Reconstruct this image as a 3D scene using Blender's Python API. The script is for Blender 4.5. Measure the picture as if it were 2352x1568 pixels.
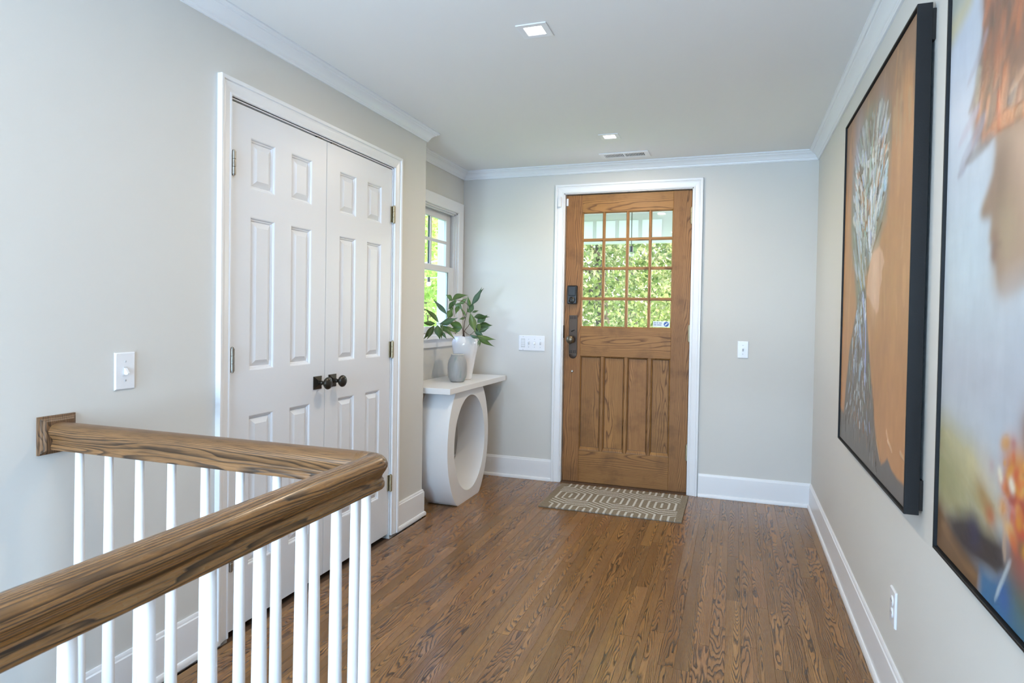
import bpy, math, random
import numpy as np
from mathutils import Vector, Matrix

for _o in list(bpy.data.objects):
    bpy.data.objects.remove(_o)
SC = bpy.context.scene
COL = SC.collection

# ------------------------------------------------------------------ camera
CAM = Vector((-0.5063, -4.6900, 1.2559))
YAW, PITCH, ROLL, FPX = 0.33392, 0.018975, 0.016086, 1472.86
cam_data = bpy.data.cameras.new('camera')
cam = bpy.data.objects.new('camera', cam_data)
COL.objects.link(cam)
SC.camera = cam
_c, _s = math.cos(YAW), math.sin(YAW)
_cp, _sp = math.cos(PITCH), math.sin(PITCH)
_cr, _sr = math.cos(ROLL), math.sin(ROLL)
_R, _F, _Z = Vector((_c, _s, 0)), Vector((-_s, _c, 0)), Vector((0, 0, 1))
_fwd = _F * _cp - _Z * _sp
_up = _Z * _cp + _F * _sp
_right2, _up2 = _R * _cr + _up * _sr, _up * _cr - _R * _sr
_m = Matrix.Identity(4)
for _i in range(3):
    _m[_i][0], _m[_i][1], _m[_i][2], _m[_i][3] = _right2[_i], _up2[_i], -_fwd[_i], CAM[_i]
cam.matrix_world = _m
cam_data.sensor_width = 36.0
cam_data.lens = FPX / 2352 * 36.0
cam_data.shift_y = (751.19 - 784) / 2352
cam_data.clip_start = 0.05
cam_data.clip_end = 200
cam_data.dof.use_dof = True
cam_data.dof.focus_distance = 3.6
cam_data.dof.aperture_fstop = 13.0

# ------------------------------------------------------------------ view, world, sun, daylight
SC.view_settings.view_transform = 'Standard'
SC.view_settings.look = 'None'
SC.view_settings.gamma = 1.0
SC.view_settings.use_curve_mapping = False
SC.view_settings.exposure = 0.27
SC.cycles.use_denoising = True
SC.cycles.max_bounces = 6
SC.cycles.use_light_tree = False
SC.cycles.use_adaptive_sampling = True
SC.cycles.adaptive_threshold = 0.09
SC.cycles.adaptive_min_samples = 16
SC.cycles.diffuse_bounces = 3
SC.cycles.glossy_bounces = 3
SC.cycles.transparent_max_bounces = 10
SC.cycles.caustics_reflective = False
SC.cycles.caustics_refractive = False
SC.cycles.sample_clamp_indirect = 6.0

world = bpy.data.worlds.new('world')
SC.world = world
world.use_nodes = True
_nt = world.node_tree
_bg = _nt.nodes['Background']
_sky = _nt.nodes.new('ShaderNodeTexSky')
_sky.sky_type = 'NISHITA'
_sky.sun_disc = False
_sky.sun_elevation = math.radians(48)
_sky.sun_rotation = math.radians(80)
_sky.air_density = 1.0
_sky.dust_density = 2.5
_nt.links.new(_sky.outputs[0], _bg.inputs[0])
_bg.inputs[1].default_value = 1.7

def add_light(name, kind, loc, direction, energy, color, **kw):
    d = bpy.data.lights.new(name, kind)
    d.energy = energy
    d.color = color
    for k, v in kw.items():
        setattr(d, k, v)
    o = bpy.data.objects.new(name, d)
    o.location = loc
    o.rotation_euler = Vector(direction).to_track_quat('-Z', 'Y').to_euler()
    COL.objects.link(o)
    return o

add_light('sun', 'SUN', (10, 6, 12), (-0.80, -0.12, -0.75), 7.5, (1.0, 0.95, 0.84), angle=0.02)
# daylight of the big window in the rear wall of the room behind the camera
add_light('rear_window_daylight', 'AREA', (-0.75, -8.05, 1.35), (0, 1, 0.0), 130, (0.36, 0.645, 1.0),
          shape='RECTANGLE', size=1.75, size_y=1.6)
# daylight of the side window of that room
add_light('side_window_daylight', 'AREA', (2.5, -6.6, 1.5), (-1, 0.3, 0.1), 8, (0.58, 0.78, 1.0),
          shape='RECTANGLE', size=2.0, size_y=1.4)
# the photographer's flash, bounced off the ceiling above the camera
add_light('bounce_flash', 'AREA', (-2.05, -5.8, 0.85), (0.9, 0.75, 1), 95, (0.62, 0.81, 1.0), shape='DISK', size=0.5)

# ------------------------------------------------------------------ measures of the room (metres)
W, WC, YC, H = -2.556, -2.325, -1.114, 2.3755     # nook wall, closet wall, closet corner, ceiling
ZC = 2.314                                         # lower edge of the crown
RAIL_X, RAIL_Y = -1.276, -3.396
REAR = -8.2

# ------------------------------------------------------------------ node helpers and materials
class NT:
    def __init__(self, name):
        self.m = bpy.data.materials.new(name)
        self.m.use_nodes = True
        self.t = self.m.node_tree
        self.p = self.t.nodes['Principled BSDF']
    def n(self, typ, **kw):
        x = self.t.nodes.new(typ)
        for k, v in kw.items():
            setattr(x, k, v)
        return x
    def put(self, sock, v):
        if isinstance(v, bpy.types.NodeSocket):
            self.t.links.new(v, sock)
        elif isinstance(v, (tuple, list)) and len(v) == 3 and sock.type == 'RGBA':
            sock.default_value = (*v, 1)
        else:
            sock.default_value = v
    def math(self, op, a, b=0.0, c=0.0):
        x = self.n('ShaderNodeMath', operation=op)
        self.put(x.inputs[0], a); self.put(x.inputs[1], b); self.put(x.inputs[2], c)
        return x.outputs[0]
    def mix(self, f, a, b, blend='MIX'):
        x = self.n('ShaderNodeMix', data_type='RGBA', blend_type=blend)
        self.put(x.inputs[0], f); self.put(x.inputs[6], a); self.put(x.inputs[7], b)
        return x.outputs[2]
    def xyz(self, a, b, c):
        x = self.n('ShaderNodeCombineXYZ')
        for i, v in enumerate((a, b, c)):
            self.put(x.inputs[i], v)
        return x.outputs[0]
    def noise(self, vec, scale, detail=2.0, rough=0.5, dist=0.0):
        x = self.n('ShaderNodeTexNoise')
        self.put(x.inputs['Vector'], vec)
        x.inputs['Scale'].default_value = scale
        x.inputs['Detail'].default_value = detail
        x.inputs['Roughness'].default_value = rough
        x.inputs['Distortion'].default_value = dist
        return x.outputs[0]
    def ramp(self, f, stops):
        x = self.n('ShaderNodeValToRGB')
        cr = x.color_ramp
        while len(cr.elements) < len(stops):
            cr.elements.new(0.5)
        for e, (p, c) in zip(cr.elements, stops):
            e.position = p
            e.color = (*c, 1) if len(c) == 3 else c
        self.put(x.inputs[0], f)
        return x.outputs[0]
    def bump(self, h, strength=0.2, dist=0.002):
        x = self.n('ShaderNodeBump')
        x.inputs['Strength'].default_value = strength
        x.inputs['Distance'].default_value = dist
        self.put(x.inputs['Height'], h)
        self.t.links.new(x.outputs[0], self.p.inputs['Normal'])
    def set(self, **kw):
        names = dict(color='Base Color', rough='Roughness', metal='Metallic', spec='Specular IOR Level', coat='Coat Weight',
                     coat_rough='Coat Roughness', sheen='Sheen Weight')
        for k, v in kw.items():
            self.put(self.p.inputs[names[k]], v)
        return self

def srgb(r, g, b):
    f = lambda v: ((v / 255) / 12.92) if v / 255 <= 0.04045 else (((v / 255) + 0.055) / 1.055) ** 2.4
    return (f(r), f(g), f(b))

def plain(name, color, rough=0.5, metal=0.0, bump=None, tint=0.0, **kw):
    m = NT(name)
    m.set(color=color, rough=rough, metal=metal, **kw)
    pos = m.n('ShaderNodeNewGeometry').outputs['Position']
    if tint:
        n = m.noise(pos, 3.0, 3.0)
        m.set(color=m.mix(n, tuple(c * (1 - tint) for c in color), tuple(min(1, c * (1 + tint)) for c in color)))
    if bump:
        m.bump(m.noise(pos, bump[0], 1.0), bump[1], bump[2])
    return m.m

def wood(name, along, across, deep, light, mid, dark, qamp=60.0, aamp=1500.0, bamp=8.0, namp=5.0, nscale=(9.0, 1.6), line=0.30,
         rough=0.3, tone=0.18, pore=0.35, coat=0.0, depth_mix=0.7, center=True, fine=(700.0, 22.0), stain=0.0, spec=0.5, fixed=None):
    """Sawn-timber figure: growth rings as level lines of a field across and along the piece."""
    m = NT(name)
    pos = m.n('ShaderNodeNewGeometry').outputs['Position']
    info = m.n('ShaderNodeObjectInfo')
    rnd = info.outputs['Random']
    if center:
        v = m.n('ShaderNodeVectorMath', operation='SUBTRACT')
        m.put(v.inputs[0], pos); m.put(v.inputs[1], info.outputs['Location'])
        pos2 = v.outputs[0]
    else:
        pos2 = pos
    sp = m.n('ShaderNodeSeparateXYZ')
    m.put(sp.inputs[0], pos2)
    L, A, D = sp.outputs[along], sp.outputs[across], sp.outputs[deep]
    A = m.math('MULTIPLY_ADD', D, depth_mix, A)
    r1 = m.math('FRACT', m.math('MULTIPLY', rnd, 7.13))
    r2 = m.math('FRACT', m.math('MULTIPLY', rnd, 13.71))
    r3 = m.math('FRACT', m.math('MULTIPLY', rnd, 29.37))
    if fixed:
        r1, r2, r3 = fixed
        rnd = fixed[0]
    vec = m.xyz(m.math('MULTIPLY_ADD', A, nscale[0], m.math('MULTIPLY', rnd, 57.0)),
                m.math('MULTIPLY_ADD', L, nscale[1], m.math('MULTIPLY', r2, 91.0)), m.math('MULTIPLY', D, 4.0))
    n1 = m.math('SUBTRACT', m.noise(vec, 1.0, 2.5, 0.45), 0.5)
    Ac = m.math('ADD', A, m.math('MULTIPLY', m.math('SUBTRACT', r3, 0.5), 0.05))
    q = m.math('MULTIPLY', Ac, m.math('MULTIPLY', m.math('SUBTRACT', r1, 0.5), 2 * qamp))
    a = m.math('MULTIPLY', m.math('MULTIPLY', Ac, Ac), m.math('MULTIPLY', r2, aamp))
    b = m.math('MULTIPLY', L, m.math('MULTIPLY', m.math('SUBTRACT', r3, 0.5), 2 * bamp))
    F = m.math('ADD', m.math('ADD', q, a), m.math('ADD', b, m.math('MULTIPLY', n1, 2 * namp)))
    F = m.math('ADD', F, m.math('MULTIPLY', r1, 17.0))
    wave = m.math('FRACT', F)
    wob = m.noise(m.xyz(m.math('MULTIPLY', A, 120.0), m.math('MULTIPLY', L, 14.0), rnd), 1.0, 2.0)
    line_w = m.math('MULTIPLY_ADD', wob, line * 1.1, line * 0.35)
    dk = m.math('SUBTRACT', 1.0, m.math('DIVIDE', wave, line_w))
    dk = m.math('MAXIMUM', dk, 0.0)
    edge = m.math('MAXIMUM', m.math('MULTIPLY', m.math('SUBTRACT', wave, 0.93), 14.0), 0.0)
    dk = m.math('MINIMUM', m.math('ADD', m.math('POWER', dk, 0.7), edge), 1.0)
    pr = m.noise(m.xyz(m.math('MULTIPLY', A, fine[0]), m.math('MULTIPLY', L, fine[1]), m.math('MULTIPLY', D, fine[0])), 1.0, 2.0)
    prd = m.math('MULTIPLY', m.math('MAXIMUM', m.math('SUBTRACT', pr, 0.5), 0.0), 4.0 * pore)
    body = m.mix(m.noise(m.xyz(m.math('MULTIPLY_ADD', A, 30.0, m.math('MULTIPLY', rnd, 31.0)), m.math('MULTIPLY', L, 3.0), r2), 1.0, 3.0), mid, light)
    colr = m.mix(m.math('MULTIPLY', dk, 0.93), body, dark)
    colr = m.mix(m.math('MINIMUM', prd, 0.8), colr, dark)
    tn = m.math('MULTIPLY_ADD', r1, 2 * tone, 1 - tone)
    tn2 = m.n('ShaderNodeCombineColor')
    m.put(tn2.inputs[0], tn); m.put(tn2.inputs[1], m.math('MULTIPLY', tn, m.math('MULTIPLY_ADD', r2, 0.06, 0.97)))
    m.put(tn2.inputs[2], m.math('MULTIPLY', tn, m.math('MULTIPLY_ADD', r3, 0.16, 0.92)))
    colr = m.mix(1.0, colr, tn2.outputs[0], 'MULTIPLY')
    if stain:
        st = m.ramp(m.noise(pos, 5.5, 4.0, 0.6), [(0.52, (0, 0, 0)), (0.75, (1, 1, 1))])
        colr = m.mix(m.math('MULTIPLY', st, stain), colr, tuple(c * 0.45 for c in dark))
    m.set(color=colr, rough=m.math('MULTIPLY_ADD', dk, 0.10, m.math('MULTIPLY_ADD', prd, 0.10, rough)), coat=coat, coat_rough=0.15, spec=spec)
    m.bump(m.math('SUBTRACT', 1.0, m.math('MAXIMUM', dk, prd)), 0.25, 0.0006)
    return m.m

M = {}
M['wall'] = plain('wall_paint', (0.69, 0.675, 0.638), 0.75, tint=0.012)
M['ceiling'] = plain('ceiling_paint', (0.87, 0.87, 0.865), 0.85)
M['trim'] = plain('trim_white_gloss', (0.86, 0.87, 0.89), 0.32)
M['door_white'] = plain('closet_door_white', (0.80, 0.82, 0.86), 0.36)
M['baluster'] = plain('baluster_white', (0.92, 0.92, 0.935), 0.28)
M['plate'] = plain('switch_plastic', (0.86, 0.87, 0.90), 0.25)
M['plate_grey'] = plain('switch_slider_plastic', (0.62, 0.63, 0.63), 0.35)
M['steel'] = plain('brushed_steel', (0.36, 0.34, 0.30), 0.30, 1.0)
M['brass'] = plain('aged_brass', (0.40, 0.345, 0.23), 0.42, 0.9, tint=0.2)
M['bronze'] = plain('dark_bronze', (0.050, 0.044, 0.036), 0.30, 0.75, tint=0.25)
M['bronze_brown'] = plain('brown_bronze', (0.075, 0.050, 0.036), 0.42, 0.6, tint=0.25)
M['knob_brass'] = plain('worn_brass_knob', (0.16, 0.125, 0.085), 0.35, 0.8, tint=0.2)
M['black'] = plain('black_plastic', (0.012, 0.012, 0.013), 0.28)
M['dark'] = plain('dark_void', (0.01, 0.01, 0.01), 0.9)
M['frame_black'] = plain('black_stained_wood', (0.012, 0.012, 0.013), 0.55, bump=(300, 0.2, 0.001), spec=0.3)
M['console'] = plain('console_white_lacquer', (0.88, 0.88, 0.885), 0.30)
M['window'] = plain('window_vinyl', (0.78, 0.78, 0.79), 0.35)
M['window_dark'] = plain('window_gasket', (0.10, 0.105, 0.11), 0.5)
M['vase_white'] = plain('white_glaze', (0.88, 0.865, 0.88), 0.10, coat=0.5)
M['rim'] = plain('bare_rim', (0.75, 0.70, 0.62), 0.5)
M['stem'] = plain('stem_brown', (0.09, 0.045, 0.025), 0.6)
M['porch'] = plain('porch_paint', (0.60, 0.62, 0.63), 0.6)
M['porch_panel'] = plain('porch_pale_panel', (0.84, 0.88, 0.95), 0.6)
M['post'] = plain('post_paint_white', (0.88, 0.92, 0.92), 0.5)
M['lawn'] = plain('lawn', (0.10, 0.20, 0.035), 0.9, tint=0.4)
M['bark'] = plain('bark', (0.10, 0.075, 0.05), 0.9, tint=0.3)
M['subfloor'] = plain('subfloor', (0.10, 0.055, 0.03), 0.7)
M['sticker'] = plain('sticker_white', (0.75, 0.82, 0.85), 0.4)
M['sticker_blue'] = plain('sticker_blue', (0.02, 0.09, 0.36), 0.4)
M['sticker_ink'] = plain('sticker_grey_ink', (0.16, 0.20, 0.36), 0.5)
M['screw'] = plain('screw_head', (0.55, 0.56, 0.58), 0.4)

_g = NT('grey_glaze')
_gp = _g.n('ShaderNodeNewGeometry').outputs['Position']
_gsp = _g.n('ShaderNodeSeparateXYZ'); _g.put(_gsp.inputs[0], _gp)
_gn = _g.noise(_g.xyz(_g.math('MULTIPLY', _gsp.outputs[0], 22.0), _g.math('MULTIPLY', _gsp.outputs[1], 22.0), _g.math('MULTIPLY', _gsp.outputs[2], 3.0)), 1.0, 3.0)
_g.set(color=_g.ramp(_gn, [(0.3, (0.28, 0.285, 0.295)), (0.55, (0.37, 0.365, 0.36)), (0.68, (0.25, 0.31, 0.29))]), rough=0.38)
M['vase_grey'] = _g.m

M['plank'] = wood('oak_strip_floor', 1, 0, 2, (0.42, 0.214, 0.078), (0.24, 0.115, 0.040), (0.024, 0.014, 0.008),
                  qamp=150, aamp=10500, bamp=17, namp=4.8, nscale=(21.0, 2.6), line=0.50, rough=0.20, tone=0.20, pore=0.42, fine=(620, 20), depth_mix=0.0)
M['rail_x'] = wood('oak_handrail_cross', 0, 1, 2, (0.33, 0.165, 0.060), (0.145, 0.069, 0.029), (0.016, 0.009, 0.005),
                   qamp=380, aamp=9000, bamp=8, namp=5.6, nscale=(17, 1.7), line=0.50, rough=0.30, tone=0.0, pore=0.70, fine=(420, 16), depth_mix=0.9, fixed=(0.93, 0.4, 0.6))
M['rail_y'] = wood('oak_handrail_run', 1, 0, 2, (0.36, 0.182, 0.060), (0.155, 0.073, 0.028), (0.016, 0.009, 0.005),
                   qamp=380, aamp=9000, bamp=8, namp=5.6, nscale=(17, 1.7), line=0.50, rough=0.27, tone=0.0, pore=0.70, fine=(420, 16), depth_mix=0.9, fixed=(0.07, 0.6, 0.7))
M['rosette'] = wood('oak_rosette', 2, 1, 0, (0.26, 0.14, 0.065), (0.15, 0.08, 0.04), (0.035, 0.02, 0.012),
                    qamp=200, aamp=2000, bamp=6, namp=3.5, nscale=(30, 8), line=0.5, rough=0.35, tone=0.0, fine=(500, 20), fixed=(0.9, 0.5, 0.7))
_dl, _dm, _dd = (0.41, 0.198, 0.060), (0.275, 0.122, 0.034), (0.130, 0.056, 0.018)
M['door_v'] = wood('fir_door_upright', 2, 0, 1, _dl, _dm, _dd, qamp=150, aamp=1400, bamp=6, namp=5.0, nscale=(9, 1.5), line=0.30, rough=0.46, tone=0.08, pore=0.30, fine=(420, 9), stain=0.45, spec=0.35)
M['door_h'] = wood('fir_door_cross', 0, 2, 1, _dl, _dm, _dd, qamp=110, aamp=900, bamp=4, namp=3.6, nscale=(9, 1.4), line=0.30, rough=0.46, tone=0.08, pore=0.30, fine=(420, 9), stain=0.45, spec=0.35)
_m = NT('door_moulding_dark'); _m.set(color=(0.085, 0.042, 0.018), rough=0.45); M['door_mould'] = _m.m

def glass_mat():
    m = NT('clear_glass')
    t = m.t
    t.nodes.remove(m.p)
    out = t.nodes['Material Output']
    tr = m.n('ShaderNodeBsdfTransparent'); tr.inputs[0].default_value = (0.97, 0.98, 0.98, 1)
    gl = m.n('ShaderNodeBsdfGlossy'); gl.inputs['Roughness'].default_value = 0.02
    fr = m.n('ShaderNodeFresnel'); fr.inputs['IOR'].default_value = 1.5
    mx = m.n('ShaderNodeMixShader')
    bf = m.math('SUBTRACT', 1.0, m.n('ShaderNodeNewGeometry').outputs['Backfacing'])   # leaving the pane reflects nothing more
    m.put(mx.inputs[0], m.math('MULTIPLY', fr.outputs[0], bf)); t.links.new(tr.outputs[0], mx.inputs[1]); t.links.new(gl.outputs[0], mx.inputs[2])
    t.links.new(mx.outputs[0], out.inputs[0])
    return m.m
M['glass'] = glass_mat()

def emit_mat(name, color, strength):
    m = NT(name)
    m.p.inputs['Base Color'].default_value = (0.9, 0.9, 0.9, 1)
    m.p.inputs['Emission Color'].default_value = (*color, 1)
    m.p.inputs['Emission Strength'].default_value = strength
    return m.m
M['lens'] = emit_mat('lit_lens', (1.0, 0.93, 0.84), 9.0)
M['bulb'] = emit_mat('lit_bulb', (1.0, 0.97, 0.9), 2.2)
_m = NT('clear_bulb'); _m.set(color=(0.75, 0.78, 0.7), rough=0.1); _m.p.inputs['Transmission Weight'].default_value = 0.7; M['bulb_clear'] = _m.m

def attr_mat(name, rough=0.5, bump=None, translucent=0.0, spec=0.5):
    m = NT(name)
    a = m.n('ShaderNodeVertexColor', layer_name='Col')
    m.set(color=a.outputs[0], rough=rough, spec=spec)
    if bump:
        m.bump(m.noise(m.n('ShaderNodeNewGeometry').outputs['Position'], bump[0], 3.0), bump[1], bump[2])
    if translucent:
        tl = m.n('ShaderNodeBsdfTranslucent'); m.put(tl.inputs[0], a.outputs[0])
        mx = m.n('ShaderNodeMixShader'); mx.inputs[0].default_value = translucent
        m.t.links.new(m.p.outputs[0], mx.inputs[1]); m.t.links.new(tl.outputs[0], mx.inputs[2])
        m.t.links.new(mx.outputs[0], m.t.nodes['Material Output'].inputs[0])
    return m.m
M['paint'] = attr_mat('oil_paint', 0.42, (420, 0.25, 0.0008))
M['paint_gloss'] = attr_mat('oil_paint_varnished', 0.33, (500, 0.15, 0.0005))
M['rug'] = attr_mat('woven_rug', 0.95, (900, 0.9, 0.002), spec=0.1)
M['leaf'] = attr_mat('leaf_green', 0.38, (300, 0.1, 0.0005), 0.22)
M['tree_leaf'] = attr_mat('tree_leaf', 0.6, None, 0.5, 0.2)

# ------------------------------------------------------------------ mesh helpers
class MB:
    """Collects polygons; build() links them as ONE mesh object."""
    def __init__(self):
        self.v, self.f, self.mi = [], [], []
    def add(self, vs, fs, mi=0):
        b = len(self.v)
        self.v += [tuple(x) for x in vs]
        self.f += [tuple(i + b for i in f) for f in fs]
        self.mi += [mi] * len(fs)
        return self
    def box(self, x0, x1, y0, y1, z0, z1, mi=0):
        v = [(x, y, z) for z in (z0, z1) for y in (y0, y1) for x in (x0, x1)]
        return self.add(v, [(0, 2, 3, 1), (4, 5, 7, 6), (0, 1, 5, 4), (2, 6, 7, 3), (0, 4, 6, 2), (1, 3, 7, 5)], mi)
    def cbox(self, x0, x1, y0, y1, z0, z1, c, mi=0):
        """box with chamfered edges"""
        X, Y, Z = (x0, x1), (y0, y1), (z0, z1)
        vs, idx = [], {}
        for i in (0, 1):
            for j in (0, 1):
                for k in (0, 1):
                    sx, sy, sz = (1, -1)[i], (1, -1)[j], (1, -1)[k]
                    for a in range(3):
                        p = [X[i] + sx * c, Y[j] + sy * c, Z[k] + sz * c]
                        p[a] = (X[i], Y[j], Z[k])[a]
                        idx[(i, j, k, a)] = len(vs); vs.append(tuple(p))
        fs = []
        for a in range(3):
            b, d = (a + 1) % 3, (a + 2) % 3
            for s in (0, 1):
                q = []
                for (m_, n_) in ((0, 0), (1, 0), (1, 1), (0, 1)):
                    key = [0, 0, 0]; key[a] = s; key[b] = m_; key[d] = n_
                    q.append(idx[(*key, a)])
                fs.append(tuple(q if s else reversed(q)))
            for m_ in (0, 1):
                for n_ in (0, 1):
                    k0, k1 = [0, 0, 0], [0, 0, 0]
                    k1[a] = 1
                    for k in (k0, k1):
                        k[b], k[d] = m_, n_
                    q = [idx[(*k0, b)], idx[(*k1, b)], idx[(*k1, d)], idx[(*k0, d)]]
                    fs.append(tuple(q if (m_ == n_) else reversed(q)))
        for i in (0, 1):
            for j in (0, 1):
                for k in (0, 1):
                    q = [idx[(i, j, k, a)] for a in range(3)]
                    fs.append(tuple(q if (i + j + k) % 2 else reversed(q)))
        return self.add(vs, fs, mi)
    def lathe(self, prof, center, axis=(0, 0, 1), seg=32, mi=0, squash=1.0):
        ax = Vector(axis).normalized()
        t = Vector((1, 0, 0)) if abs(ax.x) < 0.9 else Vector((0, 1, 0))
        e1 = ax.cross(t).normalized(); e2 = ax.cross(e1)
        c = Vector(center); vs, fs = [], []
        for r, h in prof:
            for k in range(seg):
                a = 2 * math.pi * k / seg
                vs.append(c + ax * h + (e1 * math.cos(a) + e2 * math.sin(a) * squash) * r)
        n = len(prof)
        for i in range(n - 1):
            for k in range(seg):
                k2 = (k + 1) % seg
                fs.append((i * seg + k, i * seg + k2, (i + 1) * seg + k2, (i + 1) * seg + k))
        if prof[0][0] > 1e-6:
            fs.append(tuple(range(seg - 1, -1, -1)))
        if prof[-1][0] > 1e-6:
            fs.append(tuple((n - 1) * seg + k for k in range(seg)))
        return self.add(vs, fs, mi)
    def tube(self, pts, radii, seg=8, mi=0):
        pts = [Vector(p) for p in pts]
        if not isinstance(radii, (list, tuple)):
            radii = [radii] * len(pts)
        vs, fs, e1 = [], [], None
        for i, p in enumerate(pts):
            d = (pts[min(i + 1, len(pts) - 1)] - pts[max(i - 1, 0)]).normalized()
            if e1 is None:
                t = Vector((0, 0, 1)) if abs(d.z) < 0.9 else Vector((1, 0, 0))
                e1 = d.cross(t).normalized()
            else:
                e1 = (e1 - d * e1.dot(d)).normalized()
            e2 = d.cross(e1)
            for k in range(seg):
                a = 2 * math.pi * k / seg
                vs.append(p + (e1 * math.cos(a) + e2 * math.sin(a)) * radii[i])
        for i in range(len(pts) - 1):
            for k in range(seg):
                k2 = (k + 1) % seg
                fs.append((i * seg + k, i * seg + k2, (i + 1) * seg + k2, (i + 1) * seg + k))
        fs.append(tuple(range(seg - 1, -1, -1))); fs.append(tuple((len(pts) - 1) * seg + k for k in range(seg)))
        return self.add(vs, fs, mi)
    def build(self, name, mat=None, parent=None, smooth=None, origin=None):
        me = bpy.data.meshes.new(name)
        if origin is not None:
            o_ = Vector(origin)
            me.from_pydata([tuple(Vector(v) - o_) for v in self.v], [], self.f)
        else:
            me.from_pydata(self.v, [], self.f)
        me.update()
        import bmesh
        bm = bmesh.new(); bm.from_mesh(me)
        bmesh.ops.recalc_face_normals(bm, faces=bm.faces)
        bm.to_mesh(me); bm.free()
        mats = mat if isinstance(mat, (list, tuple)) else [mat]
        for mm in mats:
            me.materials.append(M[mm] if isinstance(mm, str) else mm)
        if len(mats) > 1:
            me.polygons.foreach_set('material_index', self.mi)
        if smooth is not None:
            me.polygons.foreach_set('use_smooth', [True] * len(me.polygons))
            me.set_sharp_from_angle(angle=math.radians(smooth))
        o = bpy.data.objects.new(name, me)
        if origin is not None:
            o.location = origin
        COL.objects.link(o)
        if parent is not None:
            attach(o, parent)
        return o

def attach(o, parent):
    o.parent = parent
    o.matrix_parent_inverse = Matrix.Translation(-parent.location)   # so every location stays a world location

def tag(o, label=None, cat=None, group=None, kind=None):
    if label: o['label'] = label
    if cat: o['category'] = cat
    if group: o['group'] = group
    if kind: o['kind'] = kind
    return o

def empty(name, loc, label=None, cat=None, group=None, kind=None):
    o = bpy.data.objects.new(name, None)
    o.location = loc
    o.empty_display_size = 0.05
    COL.objects.link(o)
    return tag(o, label, cat, group, kind)

def shared(name, mesh, loc, parent, scale=(1, 1, 1), rot=(0, 0, 0)):
    """another object with the same mesh data, placed in world coordinates under its parent"""
    o = bpy.data.objects.new(name, mesh)
    o.location, o.scale, o.rotation_euler = loc, scale, rot
    COL.objects.link(o)
    if parent is not None:
        attach(o, parent)
    return o

def mitred(path, side=1):
    """offset directions at the points of a 2-D polyline (side=1: left of travel)"""
    out = []
    n = len(path)
    dirs = [(Vector(path[i + 1]) - Vector(path[i])).normalized() for i in range(n - 1)]
    nor = [Vector((-d.y, d.x)) * side for d in dirs]
    for i in range(n):
        if i == 0: out.append(nor[0])
        elif i == n - 1: out.append(nor[-1])
        else: out.append((nor[i - 1] + nor[i]) / (1 + nor[i - 1].dot(nor[i])))
    return out

def sweep(path, prof, mapf, side=1, closed_prof=True):
    """one MB per segment of the path; profile points are (offset, height)"""
    off = mitred(path, side)
    res = []
    for i in range(len(path) - 1):
        mb = MB(); vs = []
        for j in (i, i + 1):
            for (a, h) in prof:
                p = Vector(path[j]) + off[j] * a
                vs.append(mapf(p.x, p.y, h))
        n = len(prof)
        fs = [(k, (k + 1) % n, n + (k + 1) % n, n + k) for k in range(n if closed_prof else n - 1)]
        fs += [tuple(range(n - 1, -1, -1)), tuple(range(n, 2 * n))]
        mb.add(vs, fs)
        res.append(mb)
    return res

def sweep_all(path, prof, mapf, side=1):
    mb = MB()
    for s in sweep(path, prof, mapf, side):
        mb.add(s.v, s.f)
    return mb

def color_attr(me, cols):
    a = me.color_attributes.new('Col', 'FLOAT_COLOR', 'POINT')
    flat = np.ones((len(me.vertices), 4), np.float32)
    flat[:, :3] = cols
    a.data.foreach_set('color', flat.ravel())

# ================================================================== THE SETTING
def struct(mb, name, mat, label=None, smooth=None, parent=None):
    o = mb.build(name, mat, parent, smooth)
    if parent is None:
        tag(o, label, kind='structure')
    return o

TOP = H + 0.2
# walls
struct(MB().box(0, 0.13, -5.0, 0.16, -0.3, TOP), 'wall_right', 'wall', 'pale greige painted wall on the right, hung with two large paintings')
DX0, DX1, DZ1 = -1.722, -0.808, 2.1625            # front door slab
mb = MB()
mb.box(W - 0.16, DX0 - 0.016, 0, 0.16, -0.3, H + 0.2)
mb.box(DX1 + 0.016, 0.0, 0, 0.16, -0.3, H + 0.2)
mb.box(DX0 - 0.016, DX1 + 0.016, 0, 0.16, DZ1 + 0.012, H + 0.2)
struct(mb, 'wall_back', 'wall', 'pale greige wall around the wooden front door')
WY0, WY1, WZ0, WZ1 = -0.815, -0.115, 1.10, 2.035   # nook window opening
mb = MB()
mb.box(W - 0.16, W, YC - 0.1, WY0, -0.3, H + 0.2)
mb.box(W - 0.16, W, WY1, 0.0, -0.3, H + 0.2)
mb.box(W - 0.16, W, WY0, WY1, -0.3, WZ0)
mb.box(W - 0.16, W, WY0, WY1, WZ1, H + 0.2)
struct(mb, 'wall_nook', 'wall', 'pale wall with the sash window beside the front door')
struct(MB().box(W, WC - 0.12, YC - 0.12, YC, -0.3, H + 0.2), 'wall_closet_return', 'wall')
CY0, CY1, CZ1 = -2.735, -1.508, 2.064              # closet opening
mb = MB()
mb.box(WC - 0.12, WC, CY1, YC, -0.3, H + 0.2)
mb.box(WC - 0.12, WC, CY0, CY1, CZ1, H + 0.2)
mb.box(WC - 0.12, WC, REAR, CY0, -2.8, TOP)
struct(mb, 'wall_left', 'wall', 'pale wall on the left with the double closet doors')
mb = MB()
mb.box(WC - 0.75, WC - 0.70, CY0 - 0.2, CY1 + 0.2, -0.3, 2.5)
mb.box(WC - 0.75, WC - 0.12, CY0 - 0.2, CY0 - 0.15, -0.3, 2.5)
mb.box(WC - 0.75, WC - 0.12, CY1 + 0.15, CY1 + 0.2, -0.3, 2.5)
mb.box(WC - 0.75, WC - 0.12, CY0 - 0.2, CY1 + 0.2, 2.4, 2.5)
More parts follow.
